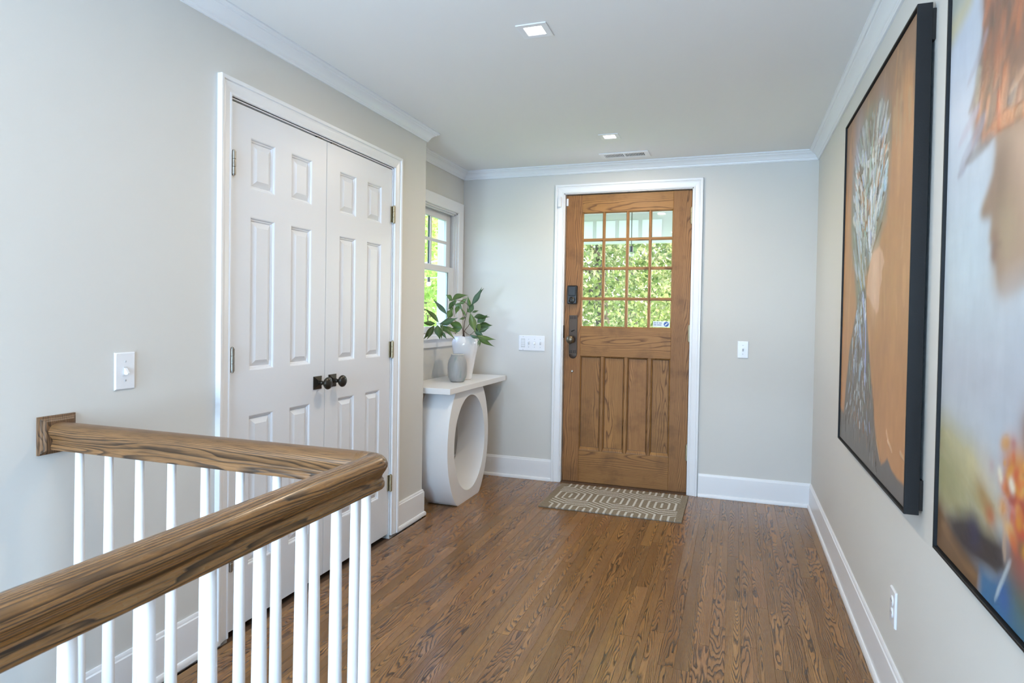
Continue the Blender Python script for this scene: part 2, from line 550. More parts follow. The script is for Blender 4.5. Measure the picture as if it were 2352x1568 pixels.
mb.box(WC - 0.75, WC - 0.12, CY0 - 0.2, CY1 + 0.2, -0.3, -0.02)
struct(mb, 'wall_closet_inside', 'wall')
# ceiling and the taller room behind the camera
struct(MB().box(W - 0.16, 0.0, -5.0, 0.16, H, H + 0.15), 'ceiling', 'ceiling', 'flat off-white ceiling')
struct(MB().box(0, 2.72, -5.0, -4.88, -0.3, TOP), 'wall_divider', 'wall')
struct(MB().box(WC - 0.12, 2.72, REAR - 0.12, -5.0, H, H + 0.15), 'ceiling_rear', 'ceiling')
def holed(name, mk, u0, u1, v0, v1, hu0, hu1, hv0, hv1):
    mb = MB()
    for a in ((u0, hu0, v0, v1), (hu1, u1, v0, v1), (hu0, hu1, v0, hv0), (hu0, hu1, hv1, v1)):
        mk(mb, *a)
    struct(mb, name, 'wall')
holed('wall_rear', lambda mb, a, b, c, d: mb.box(a, b, REAR - 0.12, REAR, c, d), WC, 2.6, -2.8, TOP, -1.62, 0.2, 0.5, 2.2)
holed('wall_east', lambda mb, a, b, c, d: mb.box(2.6, 2.72, a, b, c, d), REAR - 0.12, -4.88, -0.3, TOP, -7.6, -5.6, 0.8, 2.2)
for i, (mk, fr) in enumerate(((lambda m_, a, b, c, d: m_.box(a, b, REAR - 0.08, REAR - 0.03, c, d), (-1.62, 0.2, 0.5, 2.2)),
                              (lambda m_, a, b, c, d: m_.box(2.63, 2.68, a, b, c, d), (-7.6, -5.6, 0.8, 2.2)))):
    mb = MB(); u0, u1, v0, v1 = fr
    for k in range(4):
        u = u0 + (u1 - u0 - 0.06) * k / 3
        mk(mb, u, u + 0.06, v0, v1)
    for v in (v0, (v0 + v1) / 2, v1 - 0.06):
        mk(mb, u0, u1, v, v + 0.06)
    struct(mb, 'window_%d' % (i + 2), 'trim')

# stairwell
mb = MB()
mb.box(-1.33, -1.27, -6.3, -3.45, -2.8, -0.02)
mb.box(WC, -1.27, -3.46, -3.40, -2.8, -0.02)
mb.box(WC, -1.27, -6.4, -6.3, -2.8, -0.02)
struct(mb, 'wall_stairwell', 'wall')
struct(MB().box(WC - 0.12, -1.2, -6.4, -3.3, -2.95, -2.8), 'floor_lower', 'subfloor')
stair = empty('staircase', (-1.83, -6.2, 0), 'oak stair going down behind the railing', 'stairs', kind='structure')
_tread = MB().box(-0.495, 0.495, -0.145, 0.145, -0.03, 0.0).build('tread', 'plank', None)
_riser = MB().box(-0.495, 0.495, -0.01, 0.01, -0.17, 0.0).build('riser', 'trim', None)
for i in range(10):
    loc = (-1.829, -6.15 + 0.265 * i, -0.19 * (i + 1)); loc2 = (-1.829, -6.01 + 0.265 * i, -0.19 * (i + 1) - 0.03)
    if i == 0:
        _tread.location, _riser.location = loc, loc2
        attach(_tread, stair); attach(_riser, stair)
    else:
        shared('tread', _tread.data, loc, stair); shared('riser', _riser.data, loc2, stair)

# floor: subfloor and oak strips
mb = MB()
mb.box(W, 0, -3.45, 0.0, -0.2, -0.02)
mb.box(-1.33, 0, -5.0, -3.45, -0.2, -0.02)
mb.box(-1.33, 2.6, REAR, -5.0, -0.2, -0.02)
mb.box(WC, -1.33, REAR, -6.3, -0.2, -0.02)
mb.box(WC, -1.33, -3.47, -3.44, -0.2, -0.004)
floor = struct(mb, 'floor', 'subfloor', 'glossy brown oak strip floor')
rng = random.Random(11)
PW = 0.0572
_unit = MB().box(-0.5, 0.5, -0.5, 0.5, -0.5, 0.5)
_plank0 = None
far = MB()
nplank = 0
x = 0.0
while x > W + 0.001:
    x0 = max(x - PW, W)
    south = -1.114 if x0 < WC - 0.01 else (-3.45 if x0 < -1.33 else -5.0)
    y = 0.0 - rng.uniform(0.0, 0.6)
    cuts = [0.0] + ([y] if y < -0.15 else [])
    while cuts[-1] > south:
        cuts.append(cuts[-1] - rng.uniform(0.38, 1.15))
    cuts[-1] = south
    for a, b in zip(cuts[:-1], cuts[1:]):
        if a - b < 0.02:
            continue
        g = 0.0003
        c = ((x0 + x) / 2, (a + b) / 2, -0.0095 + rng.uniform(-0.0002, 0.0002))
        if a > -3.3:
            sc = (x - x0 - 2 * g, a - b - 2 * g, 0.019)
            if _plank0 is None:
                _plank0 = _unit.build('plank', 'plank', None)
                _plank0.location, _plank0.scale = c, sc
                attach(_plank0, floor)
            else:
                shared('plank', _plank0.data, c, floor, sc)
            nplank += 1
        else:
            far.box(x0 + g, x - g, b + g, a - g, -0.019, 0.0)
    x = x0
xx = -1.33
while xx < 2.6:
    far.box(xx, min(xx + PW, 2.6) - 0.0004, REAR, -5.0, -0.019, 0.0); xx += PW
far.box(WC, -1.33, REAR, -6.3, -0.019, 0.0)
tag(far.build('distant_planks', 'plank', floor), kind='stuff')
print('planks', nplank)

# ------------------------------------------------------------------ crown, baseboards, casings
CROWN = [(0, ZC), (0.008, ZC), (0.010, ZC + 0.005), (0.013, ZC + 0.007), (0.014, ZC + 0.013), (0.017, ZC + 0.015), (0.020, ZC + 0.022), (0.027, ZC + 0.031),
         (0.037, ZC + 0.039), (0.047, ZC + 0.043), (0.049, ZC + 0.048), (0.055, ZC + 0.049), (0.060, ZC + 0.054), (0.065, ZC + 0.055), (0.065, H), (0, H)]
XY = lambda u, v, h: (u, v, h)
for i, (mb, nm) in enumerate(zip(sweep([(0, -5.0), (0, 0), (W, 0), (W, YC), (WC, YC), (WC, -5.0)], CROWN, XY),
                                 ('right wall', 'front door wall', 'window nook', 'closet return', 'closet wall'))):
    struct(mb, 'trim_%d' % (i + 1), 'trim', 'white crown moulding along the %s' % nm, smooth=35)
BASE = [(0, 0.162), (0.005, 0.162), (0.008, 0.157), (0.0085, 0.150), (0.012, 0.146), (0.0125, 0.140), (0.0125, 0.024), (0.017, 0.023), (0.021, 0.018), (0.0225, 0.010), (0.0225, 0.0005), (0, 0.0005)]
n_base = (('right', 'front_right'), ('front_left', 'nook', 'closet_return', 'closet_corner'), ('left',))
for path, nms in zip(([(0, -5.0), (0, 0), (-0.726, 0)], [(-1.798, 0), (W, 0), (W, YC), (WC, YC), (WC, -1.438)], [(WC, -2.80), (WC, -3.44)]), n_base):
    for mb, nm in zip(sweep(path, BASE, XY), nms):
        struct(mb, 'baseboard_' + nm, 'trim', 'white baseboard, %s' % nm.replace('_', ' '), smooth=35)
CASE = [(0, 0), (0, 0.009), (0.003, 0.012), (0.008, 0.012), (0.011, 0.009), (0.018, 0.010), (0.034, 0.014), (0.044, 0.0155), (0.048, 0.014), (0.050, 0.020), (0.055, 0.022), (0.063, 0.022), (0.064, 0.020), (0.064, 0)]
struct(sweep_all([(DX0 - 0.012, 0.0005), (DX0 - 0.012, DZ1 + 0.009), (DX1 + 0.012, DZ1 + 0.009), (DX1 + 0.012, 0.0005)], CASE, lambda u, v, h: (u, -h, v)),
       'trim_6', 'trim', 'white casing around the wooden front door', smooth=35)
struct(sweep_all([(CY0 - 0.003, 0.0005), (CY0 - 0.003, CZ1 + 0.003), (CY1 + 0.003, CZ1 + 0.003), (CY1 + 0.003, 0.0005)], CASE, lambda u, v, h: (WC + h, u, v)),
       'trim_7', 'trim', 'white casing around the closet double doors', smooth=35)
WCASE = [(0, 0), (0, 0.012), (0.004, 0.016), (0.080, 0.018), (0.082, 0.016), (0.082, 0)]
struct(sweep_all([(WY0, WZ0), (WY0, WZ1), (WY1, WZ1), (WY1, WZ0)], WCASE, lambda u, v, h: (W + h, u, v)), 'trim_8', 'trim', 'wide flat white casing around the nook window', smooth=30)
mb = MB()
mb.box(W - 0.0, W + 0.040, WY0 - 0.10, WY1 + 0.10, WZ0 - 0.025, WZ0)
mb.box(W, W + 0.016, WY0 - 0.08, WY1 + 0.08, WZ0 - 0.085, WZ0 - 0.025)
struct(mb, 'trim_9', 'trim', 'white window stool and apron under the nook window')
# front door jamb, stop, threshold and strike
mb = MB()
mb.box(DX0 - 0.016, DX0 - 0.004, 0.0, 0.16, 0, DZ1 + 0.012)
mb.box(DX1 + 0.004, DX1 + 0.016, 0.0, 0.16, 0, DZ1 + 0.012)
mb.box(DX0 - 0.016, DX1 + 0.016, 0.0, 0.16, DZ1 + 0.004, DZ1 + 0.0125)
mb.box(DX0 - 0.004, DX0 + 0.010, 0.080, 0.16, 0, DZ1)
mb.box(DX1 - 0.010, DX1 + 0.004, 0.080, 0.16, 0, DZ1)
jamb = struct(mb, 'trim_10', 'trim', 'white jamb lining the front doorway')
MB().box(DX0 - 0.0045, DX0 - 0.0015, 0.004, 0.026, 1.09, 1.185).build('strike_plate', 'black', jamb)
struct(MB().box(DX0 - 0.004, DX1 + 0.004, -0.004, 0.16, -0.02, 0.006), 'trim_11', M['subfloor'], 'dark wooden threshold under the front door')
# closet jamb
mb = MB()
mb.box(WC - 0.12, WC, CY0 - 0.012, CY0 + 0.003, 0, CZ1)
mb.box(WC - 0.12, WC, CY1 - 0.003, CY1 + 0.012, 0, CZ1)
mb.box(WC - 0.12, WC, CY0, CY1, CZ1 - 0.004, CZ1 + 0.003)
struct(mb, 'trim_12', 'trim', 'white jamb lining the closet opening')

# ------------------------------------------------------------------ closet doors
def raised_panel(y0, y1, z0, z1, xf):
    rings = [(0, 0), (0.004, -0.0015), (0.0075, -0.007), (0.012, -0.008), (0.0155, -0.0130), (0.037, -0.0035), (0.0385, -0.0026)]
    mb = MB(); vs, fs = [], []
    for ins, d in rings:
        vs += [(xf + d, y0 + ins, z0 + ins), (xf + d, y1 - ins, z0 + ins), (xf + d, y1 - ins, z1 - ins), (xf + d, y0 + ins, z1 - ins)]
    for r in range(len(rings) - 1):
        for k in range(4):
            fs.append((r * 4 + k, r * 4 + (k + 1) % 4, r * 4 + 4 + (k + 1) % 4, r * 4 + 4 + k))
    e = (len(rings) - 1) * 4
    fs.append((e, e + 1, e + 2, e + 3))
    return mb.add(vs, fs)

def closet_door(name, y0, label, hinge_y, knob_y, hz):
    XF = WC - 0.004
    w = 0.604
    d = empty(name, (XF, y0 + w / 2, 0.012), label, kind='structure')
    z0, z1 = 0.012, 2.0535
    rows = ((0.235, 0.838), (1.018, 1.628), (1.738, 1.940))
    cols = ((0.106, 0.250), (0.353, 0.497))
    mb = MB(); T = XF - 0.035
    ys = (0, 0.106, 0.250, 0.353, 0.497, w)
    for a, b in ((0, 1), (2, 3), (4, 5)):
        mb.box(T, XF, y0 + ys[a], y0 + ys[b], z0, z1)
    for c0, c1 in cols:
        zz = (z0, rows[0][0], rows[0][1], rows[1][0], rows[1][1], rows[2][0], rows[2][1], z1)
        for k in range(0, 8, 2):
            mb.box(T, XF, y0 + c0, y0 + c1, zz[k], zz[k + 1])
        mb.box(T, T + 0.01, y0 + c0, y0 + c1, z0, z1)
    mb.build('slab', 'door_white', d)
    for c0, c1 in cols:
        for r0, r1 in rows:
            raised_panel(y0 + c0, y0 + c1, r0, r1, XF).build('panel', 'door_white', d)
    for z in hz:
        mb = MB()
        for k in range(3):
            mb.lathe([(0.0078, -0.0145), (0.0086, -0.0136), (0.0086, 0.0136), (0.0078, 0.0145)], (XF + 0.013, hinge_y, z + (k - 1) * 0.0295), seg=14)
        mb.lathe([(0.0, -0.051), (0.006, -0.048), (0.006, 0.048), (0.0, 0.051)], (XF + 0.013, hinge_y, z), seg=12)
        s = 1 if hinge_y < y0 + w / 2 else -1
        mb.box(XF - 0.0008, XF + 0.0045, min(hinge_y, hinge_y + s * 0.016), max(hinge_y, hinge_y + s * 0.016), z - 0.044, z + 0.044)
        mb.build('hinge', 'brass' if s < 0 else 'steel', d, smooth=40)
    kz = 0.928
    k = MB().lathe([(0.0095, 0.0), (0.0080, 0.006), (0.0085, 0.010), (0.0105, 0.012), (0.0105, 0.015), (0.0080, 0.018), (0.0085, 0.026), (0.0150, 0.0310),
                    (0.0235, 0.0370), (0.0282, 0.0440), (0.0288, 0.0480), (0.0265, 0.0535), (0.0195, 0.0590), (0.0095, 0.0618), (0.0, 0.0625)],
                   (XF + 0.012, knob_y, kz), (1, 0, 0), 28).build('knob', 'bronze', d, smooth=50)
    h = 0.030
    vs = []
    for (s, dx) in ((h, 0.0), (h, 0.004), (0.011, 0.014)):
        vs += [(XF + dx, knob_y - s, kz - s), (XF + dx, knob_y + s, kz - s), (XF + dx, knob_y + s, kz + s), (XF + dx, knob_y - s, kz + s)]
    fs = [(0, 1, 5, 4), (1, 2, 6, 5), (2, 3, 7, 6), (3, 0, 4, 7), (4, 5, 9, 8), (5, 6, 10, 9), (6, 7, 11, 10), (7, 4, 8, 11), (8, 9, 10, 11)]
    MB().add(vs, fs).build('backplate', 'bronze', k)
    cy = knob_y - 0.003 if s > 0 else knob_y
    MB().box(XF - 0.02, XF + 0.0005, knob_y - 0.022, knob_y + 0.018, 2.0535, 2.0595).build('ball_catch', 'black', d)
    return d
closet_door('door_2', -2.729, 'white six-panel closet door nearer the light switch, hinged at its left', -2.728, -2.180, (1.817, 1.067, 0.30))
closet_door('door_3', -2.1215, 'white six-panel closet door nearer the window, hinged at its right', -1.516, -2.064, (1.806, 1.052, 0.30))

# ------------------------------------------------------------------ front door
YF, YB = 0.030, 0.075
door = empty('door_1', ((DX0 + DX1) / 2, YF, 0.008), 'stained wooden front door with sixteen small panes and four lower panels', kind='structure')
def dbox(name, mat, x0, x1, z0, z1, y0=YF, y1=YB, ch=0.0015, parent=door):
    c = ((x0 + x1) / 2, (y0 + y1) / 2, (z0 + z1) / 2)
    return MB().cbox(x0, x1, y0, y1, z0, z1, ch).build(name, mat, parent, origin=c)
GX0, GX1, GZ0, GZ1 = -1.598, -0.936, 1.174, 2.030
PZ0, PZ1 = 0.248, 0.958
dbox('stile', 'door_v', DX0, GX0, 0.008, DZ1)
dbox('stile', 'door_v', GX1, DX1, 0.008, DZ1)
dbox('rail', 'door_h', GX0, GX1, GZ1, DZ1 - 0.0005)
dbox('rail', 'door_h', GX0, GX1, PZ1, GZ0)
dbox('rail', 'door_h', GX0, GX1, 0.0085, PZ0)
mull = (-1.431, -1.2545, -1.083)
for mx in mull:
    dbox('mullion', 'door_v', mx - 0.0105, mx + 0.0105, PZ0, PZ1, YF + 0.003)
edges = [GX0] + [v for mx in mull for v in (mx - 0.0105, mx + 0.0105)] + [GX1]
for k in range(4):
    a, b = edges[2 * k], edges[2 * k + 1]
    dbox('panel', 'door_v', a - 0.003, b + 0.003, PZ0 - 0.003, PZ1 + 0.003, YF + 0.016, YB - 0.012, 0.001)
    # bevelled sticking round the panel
    mb = MB(); vs = []
    for ins, bot, d in ((0, 0, 0.0015), (0.0015, 0.002, 0.0030), (0.004, 0.010, 0.004), (0.009, 0.026, 0.0145), (0.0120, 0.0285, 0.0155)):
        vs += [(a + ins, YF + d, PZ0 + bot), (b - ins, YF + d, PZ0 + bot), (b - ins, YF + d, PZ1 - ins), (a + ins, YF + d, PZ1 - ins)]
    fs = [(r * 4 + i, r * 4 + (i + 1) % 4, r * 4 + 4 + (i + 1) % 4, r * 4 + 4 + i) for r in range(4) for i in range(4)]
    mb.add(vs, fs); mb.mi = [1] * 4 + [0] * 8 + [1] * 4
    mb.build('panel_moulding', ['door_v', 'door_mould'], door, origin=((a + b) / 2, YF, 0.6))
vm = (-1.4365, -1.2615, -1.097)
hm = (1.8255, 1.6115, 1.387)
def muntin(name, vertical, c, lo, hi):
    w0, w1 = 0.0115, 0.0045
    prof = [(-w0, 0.022), (-w0, 0.014), (-w1 - 0.003, 0.0045), (-w1, 0.003), (w1, 0.003), (w1 + 0.003, 0.0045), (w0, 0.014), (w0, 0.022)]
    vs = []
    for e in (lo, hi):
        for (s, d) in prof:
            vs.append((c + s, YF + d, e) if vertical else (e, YF + d + (0.0004 if not vertical else 0), c + s))
    n = len(prof)
    fs = [(i, (i + 1) % n, n + (i + 1) % n, n + i) for i in range(n)] + [tuple(range(n)), tuple(range(n, 2 * n))]
    org = (c, YF, (lo + hi) / 2) if vertical else ((lo + hi) / 2, YF, c)
    return MB().add(vs, fs).build(name, 'door_v' if vertical else 'door_h', door, origin=org)
for c in vm: muntin('muntin', True, c, GZ0, GZ1)
for c in hm: muntin('muntin', False, c, GX0, GX1)
# glazing beads
mb = MB(); vs = []
for ins, d in ((0, 0.002), (0.003, 0.005), (0.008, 0.015), (0.008, 0.022)):
    vs += [(GX0 + ins, YF + d, GZ0 + ins), (GX1 - ins, YF + d, GZ0 + ins), (GX1 - ins, YF + d, GZ1 - ins), (GX0 + ins, YF + d, GZ1 - ins)]
mb.add(vs, [(r * 4 + i, r * 4 + (i + 1) % 4, r * 4 + 4 + (i + 1) % 4, r * 4 + 4 + i) for r in range(3) for i in range(4)]).build('glazing_bead', 'door_h', door)
gx = [GX0] + list(vm) + [GX1]
gz = [GZ0] + sorted(hm) + [GZ1]
for i in range(4):
    for j in range(4):
        p = MB().box(gx[i] + 0.002, gx[i + 1] - 0.002, YF + 0.019, YF + 0.023, gz[j] + 0.002, gz[j + 1] - 0.002).build('pane', 'glass', door)
        if i == 3 and j == 0:
            sticker_pane = p
st = MB().box(-1.066, -0.948, YF + 0.0175, YF + 0.0188, 1.186, 1.228).build('sticker', 'sticker', sticker_pane)
mb = MB().lathe([(0.0185, 0.0), (0.0185, 0.0006)], (-0.972, YF + 0.0174, 1.207), (0, -1, 0), 8)
mb.build('sticker_badge', 'sticker_blue', sticker_pane)
mb = MB()
for r, (zz, words) in enumerate(((1.2155, (0.016, 0.011, 0.022)), (1.2015, (0.019, 0.032)))):
    xx = -1.060
    for wd in words:
        mb.box(xx, xx + wd, YF + 0.0168, YF + 0.0174, zz - 0.0028, zz + 0.0028); xx += wd + 0.004
mb.build('sticker_print', 'sticker_ink', sticker_pane)
MB().add([(-0.984, YF + 0.0165, 1.200), (-0.976, YF + 0.0165, 1.198), (-0.960, YF + 0.0165, 1.2135), (-0.967, YF + 0.0165, 1.216)], [(0, 1, 2, 3)]).build('sticker_mark', 'sticker', sticker_pane)
# hardware
lock = MB().cbox(-1.700, -1.624, YF - 0.030, YF, 1.345, 1.485, 0.006).build('deadbolt_lock', 'black', door)
MB().cbox(-1.690, -1.634, YF - 0.034, YF - 0.029, 1.408, 1.478, 0.003).build('battery_cover', 'black', lock)
t = MB().lathe([(0.024, 0), (0.024, 0.006), (0.020, 0.009), (0.0, 0.009)], (-1.662, YF - 0.029, 1.376), (0, -1, 0), 24).build('thumb_turn', 'bronze', lock, smooth=40)
MB().cbox(-1.667, -1.657, YF - 0.056, YF - 0.036, 1.358, 1.394, 0.003).build('thumb_lever', 'bronze', t) if False else None
MB().cbox(-1.668, -1.656, YF - 0.054, YF - 0.036, 1.360, 1.392, 0.003).build('turn_lever', 'black', lock)
mb = MB().cbox(-1.6865, -1.6215, YF - 0.006, YF, 0.968, 1.262, 0.002)
mb.lathe([(0.030, 0), (0.030, 0.004), (0.027, 0.0055), (0.0, 0.0055)], (-1.654, YF, 0.966), (0, -1, 0), 24)
plate = mb.build('handle_plate', 'bronze_brown', door, smooth=30)
mb = MB()
for zz in (1.248, 1.237, 0.993, 0.982):
    for k in range(4):
        xx = -1.6745 + k * 0.0125 + (0.0025 if k > 1 else 0)
        mb.box(xx - 0.0035, xx + 0.0035, YF - 0.0066, YF - 0.005, zz - 0.0035, zz + 0.0035)
mb.build('perforation', 'dark', plate)
mb = MB().box(-1.681, -1.627, YF - 0.0072, YF - 0.0055, 1.010, 1.014).box(-1.681, -1.627, YF - 0.0072, YF - 0.0055, 1.220, 1.224)
mb.box(-1.681, -1.6775, YF - 0.0072, YF - 0.0055, 1.010, 1.224).box(-1.6305, -1.627, YF - 0.0072, YF - 0.0055, 1.010, 1.224)
mb.build('plate_border', 'bronze_brown', plate)
MB().lathe([(0.019, 0.0), (0.019, 0.006), (0.012, 0.010), (0.0105, 0.022), (0.014, 0.027), (0.024, 0.033), (0.030, 0.042), (0.0315, 0.050), (0.029, 0.058), (0.021, 0.065), (0.010, 0.068), (0.0, 0.0685)],
           (-1.664, YF - 0.006, 1.080), (0, -1, 0), 28).build('knob', 'knob_brass', plate, smooth=50)
o = MB().tube([(-1.666, YF - 0.016, 1.140), (-1.642, YF - 0.018, 1.152)], [0.0045, 0.003], 10).build('lock_lever', 'bronze', plate, smooth=40)
MB().lathe([(0.0095, 0), (0.0095, 0.004), (0.006, 0.007), (0, 0.007)], (-1.657, YF, 0.840), (0, -1, 0), 18).build('latch_button', 'steel', door, smooth=40)
for z in (1.980, 1.145, 0.298):
    mb = MB()
    for k in range(3):
        mb.lathe([(0.0085, -0.0175), (0.0095, -0.0165), (0.0095, 0.0165), (0.0085, 0.0175)], (DX1 - 0.0015, YF - 0.0105, z + (k - 1) * 0.0355), seg=14)
    mb.lathe([(0, -0.062), (0.0065, -0.060), (0.0065, 0.060), (0, 0.062)], (DX1 - 0.0015, YF - 0.0105, z), seg=12)
    mb.build('hinge', 'brass', door, smooth=40)
# weatherstrip seen as a dark line round the slab
mb = MB().box(DX0 - 0.004, DX1 + 0.004, YB, 0.080, 0.006, DZ1 + 0.004)
mb = MB()
mb.box(DX0 - 0.0038, DX0 - 0.0005, YF + 0.006, YB, 0.008, DZ1).box(DX1 + 0.0005, DX1 + 0.0038, YF + 0.006, YB, 0.008, DZ1).box(DX0, DX1, YF + 0.006, YB, DZ1 + 0.0003, DZ1 + 0.0038)
mb.build('weatherstrip', 'dark', jamb)

# ------------------------------------------------------------------ nook window
win = empty('window_1', (W - 0.05, (WY0 + WY1) / 2, WZ0), 'white double-hung sash window in the nook beside the front door', kind='structure')
mb = MB()
F = 0.012
mb.box(W - 0.16, W, WY0, WY0 + F, WZ0, WZ1).box(W - 0.16, W, WY1 - F, WY1, WZ0, WZ1).box(W - 0.16, W, WY0, WY1, WZ1 - F, WZ1).box(W - 0.16, W, WY0, WY1, WZ0, WZ0 + F)
mb.box(W - 0.030, W - 0.015, WY1 - 0.022, WY1 - F, WZ0, WZ1).box(W - 0.030, W - 0.015, WY0 + F, WY0 + 0.022, WZ0, WZ1).box(W - 0.030, W - 0.015, WY0, WY1, WZ1 - 0.022, WZ1 - F)
mb.build('window_frame', 'window', win)
def sash(x0, x1, z0, z1, rails, stile, name):
    a, b = WY0 + 0.014, WY1 - 0.014
    mb = MB()
    mb.cbox(x0, x1, a, a + stile, z0, z1, 0.003).cbox(x0, x1, b - stile, b, z0, z1, 0.003)
    mb.cbox(x0, x1, a + stile, b - stile, z0, z0 + rails[0], 0.003).cbox(x0, x1, a + stile, b - stile, z1 - rails[1], z1, 0.003)
    s = mb.build(name, 'window', win)
    return s, a + stile, b - stile, z0 + rails[0], z1 - rails[1]
up, a, b, z0, z1 = sash(W - 0.080, W - 0.052, 1.585, 2.023, (0.036, 0.055), 0.070, 'upper_sash')
ym, zm = (a + b) / 2, (z0 + z1) / 2 + 0.004
MB().cbox(W - 0.058, W - 0.050, ym - 0.012, ym + 0.012, z0, z1, 0.002).build('muntin', 'window', up)
MB().cbox(W - 0.058, W - 0.0495, a, b, zm - 0.012, zm + 0.012, 0.002).build('muntin', 'window', up)
MB().box(W - 0.072, W - 0.066, ym - 0.011, ym + 0.011, z0, z1).build('grille_spacer', 'window_dark', up)
for (y0_, y1_) in ((a, ym - 0.012), (ym + 0.012, b)):
    for (q0, q1) in ((z0, zm - 0.012), (zm + 0.012, z1)):
        MB().box(W - 0.0660, W - 0.0620, y0_ + 0.0002, y1_ - 0.0002, q0, q1).build('pane', 'glass', up)
lo, a, b, z0, z1 = sash(W - 0.050, W - 0.018, 1.113, 1.612, (0.050, 0.042), 0.092, 'lower_sash')
MB().box(W - 0.036, W - 0.032, a, b, z0, z1).build('pane', 'glass', lo)
mb = MB().box(W - 0.030, W - 0.026, a, a + 0.004, z0, z1).box(W - 0.030, W - 0.026, b - 0.004, b, z0, z1)
mb.build('gasket', 'window_dark', lo)

# ================================================================== THINGS
# ------------------------------------------------------------------ stair railing
railing = empty('stair_railing', (RAIL_X, RAIL_Y, 0), 'L-shaped oak handrail on slim white balusters around the stairwell', 'railing')
ZB = 0.858
half = [(0.0255, 0.0), (0.0275, 0.0025), (0.0280, 0.0105), (0.0258, 0.0130), (0.0248, 0.0150), (0.0255, 0.0180), (0.0222, 0.0210), (0.0218, 0.0250), (0.0240, 0.0310), (0.0300, 0.0395),
        (0.0340, 0.0470), (0.0344, 0.0540), (0.0305, 0.0620), (0.0245, 0.0685), (0.0150, 0.0725), (0.0050, 0.0740)]
prof = [(n, ZB + z) for n, z in half] + [(-n, ZB + z) for n, z in reversed(half)]
rad = 0.036
arc = [(RAIL_X - rad + rad * math.sin(t), RAIL_Y - rad + rad * math.cos(t)) for t in [math.radians(a) for a in range(0, 91, 10)]]
split = (RAIL_X - 0.050, RAIL_Y)
sweep_all([(WC + 0.018, RAIL_Y), split], prof, XY).build('handrail', 'rail_x', railing, smooth=50, origin=(-1.8, RAIL_Y, 0.895))
sweep_all([split] + arc + [(RAIL_X, -6.25)], prof, XY).build('handrail', 'rail_y', railing, smooth=50, origin=(RAIL_X, -3.8, 0.895))
mb = MB(); vs, fs = [], []
R_ = [(0.0535, 0.0), (0.0535, 0.007), (0.0490, 0.0085), (0.0480, 0.0125), (0.0440, 0.0145), (0.0430, 0.0175), (0.0395, 0.0200)]
for s, d in R_:
    vs += [(WC + d, RAIL_Y - s, 0.898 - s), (WC + d, RAIL_Y + s, 0.898 - s), (WC + d, RAIL_Y + s, 0.898 + s), (WC + d, RAIL_Y - s, 0.898 + s)]
for r in range(len(R_) - 1):
    fs += [(r * 4 + k, r * 4 + (k + 1) % 4, r * 4 + 4 + (k + 1) % 4, r * 4 + 4 + k) for k in range(4)]
e = 4 * (len(R_) - 1); fs.append((e, e + 1, e + 2, e + 3))
mb.add(vs, fs).build('wall_rosette', 'rosette', railing, origin=(WC, RAIL_Y, 0.898))
mb = MB()
mb.cbox(-0.0165, 0.0165, -0.0165, 0.0165, 0.0, 0.110, 0.002)
mb.lathe([(0.0150, 0.108), (0.0162, 0.120), (0.0162, 0.16), (0.0130, 0.60), (0.0105, 0.859)], (0, 0, 0), (0, 0, 1), 20)
bal = mb.build('baluster', 'baluster', None, smooth=40)
spots = [(-2.230 + 0.1117 * i, RAIL_Y) for i in range(9)] + [(RAIL_X, -3.447 - 0.1133 * i) for i in range(24)]
for i, (bx, by) in enumerate(spots):
    if i == 0:
        bal.location = (bx, by, 0.001); attach(bal, railing)
    else:
        shared('baluster', bal.data, (bx, by, 0.001), railing)

# ------------------------------------------------------------------ console table
con = empty('console_table', (-2.36, -0.6, 0), 'white console table on an oval ring base under the window', 'table')
MB().cbox(W + 0.004, -2.165, -1.060, -0.036, 0.753, 0.790, 0.0015).build('table_top', 'console', con)
def ring_base():
    oc, oa, ob = (-0.685, 0.400), 0.350, 0.470
    ic, ia, ib = (-0.668, 0.388), 0.264, 0.322
    xf, xb = -2.190, -2.400
    n = 96
    outer, inner = [], []
    for k in range(n):
        t = 2 * math.pi * k / n
        y, z = math.cos(t), math.sin(t)
        oz = oc[1] + ob * z; oy = oc[0] + oa * y
        if oz < 0.001: oz = 0.001
        if oz > 0.752: oz = 0.752
        if oz == 0.001 or oz == 0.752:
            zz = (oz - oc[1]) / ob
            lim = oa * math.sqrt(1 - zz * zz)
            oy = max(oc[0] - lim, min(oc[0] + lim, oy))
        outer.append((oy, oz)); inner.append((ic[0] + ia * y, ic[1] + ib * z))
    vs = []
    for xx in (xf, xb):
        vs += [(xx, y, z) for y, z in outer] + [(xx, y, z) for y, z in inner]
    fs = []
    for k in range(n):
        k2 = (k + 1) % n
        fs += [(k, k2, n + k2, n + k), (2 * n + k, 2 * n + k2, 3 * n + k2, 3 * n + k), (k, k2, 2 * n + k2, 2 * n + k), (n + k, n + k2, 3 * n + k2, 3 * n + k)]
    return MB().add(vs, fs)
ring_base().build('ring_base', 'console', con, smooth=35)

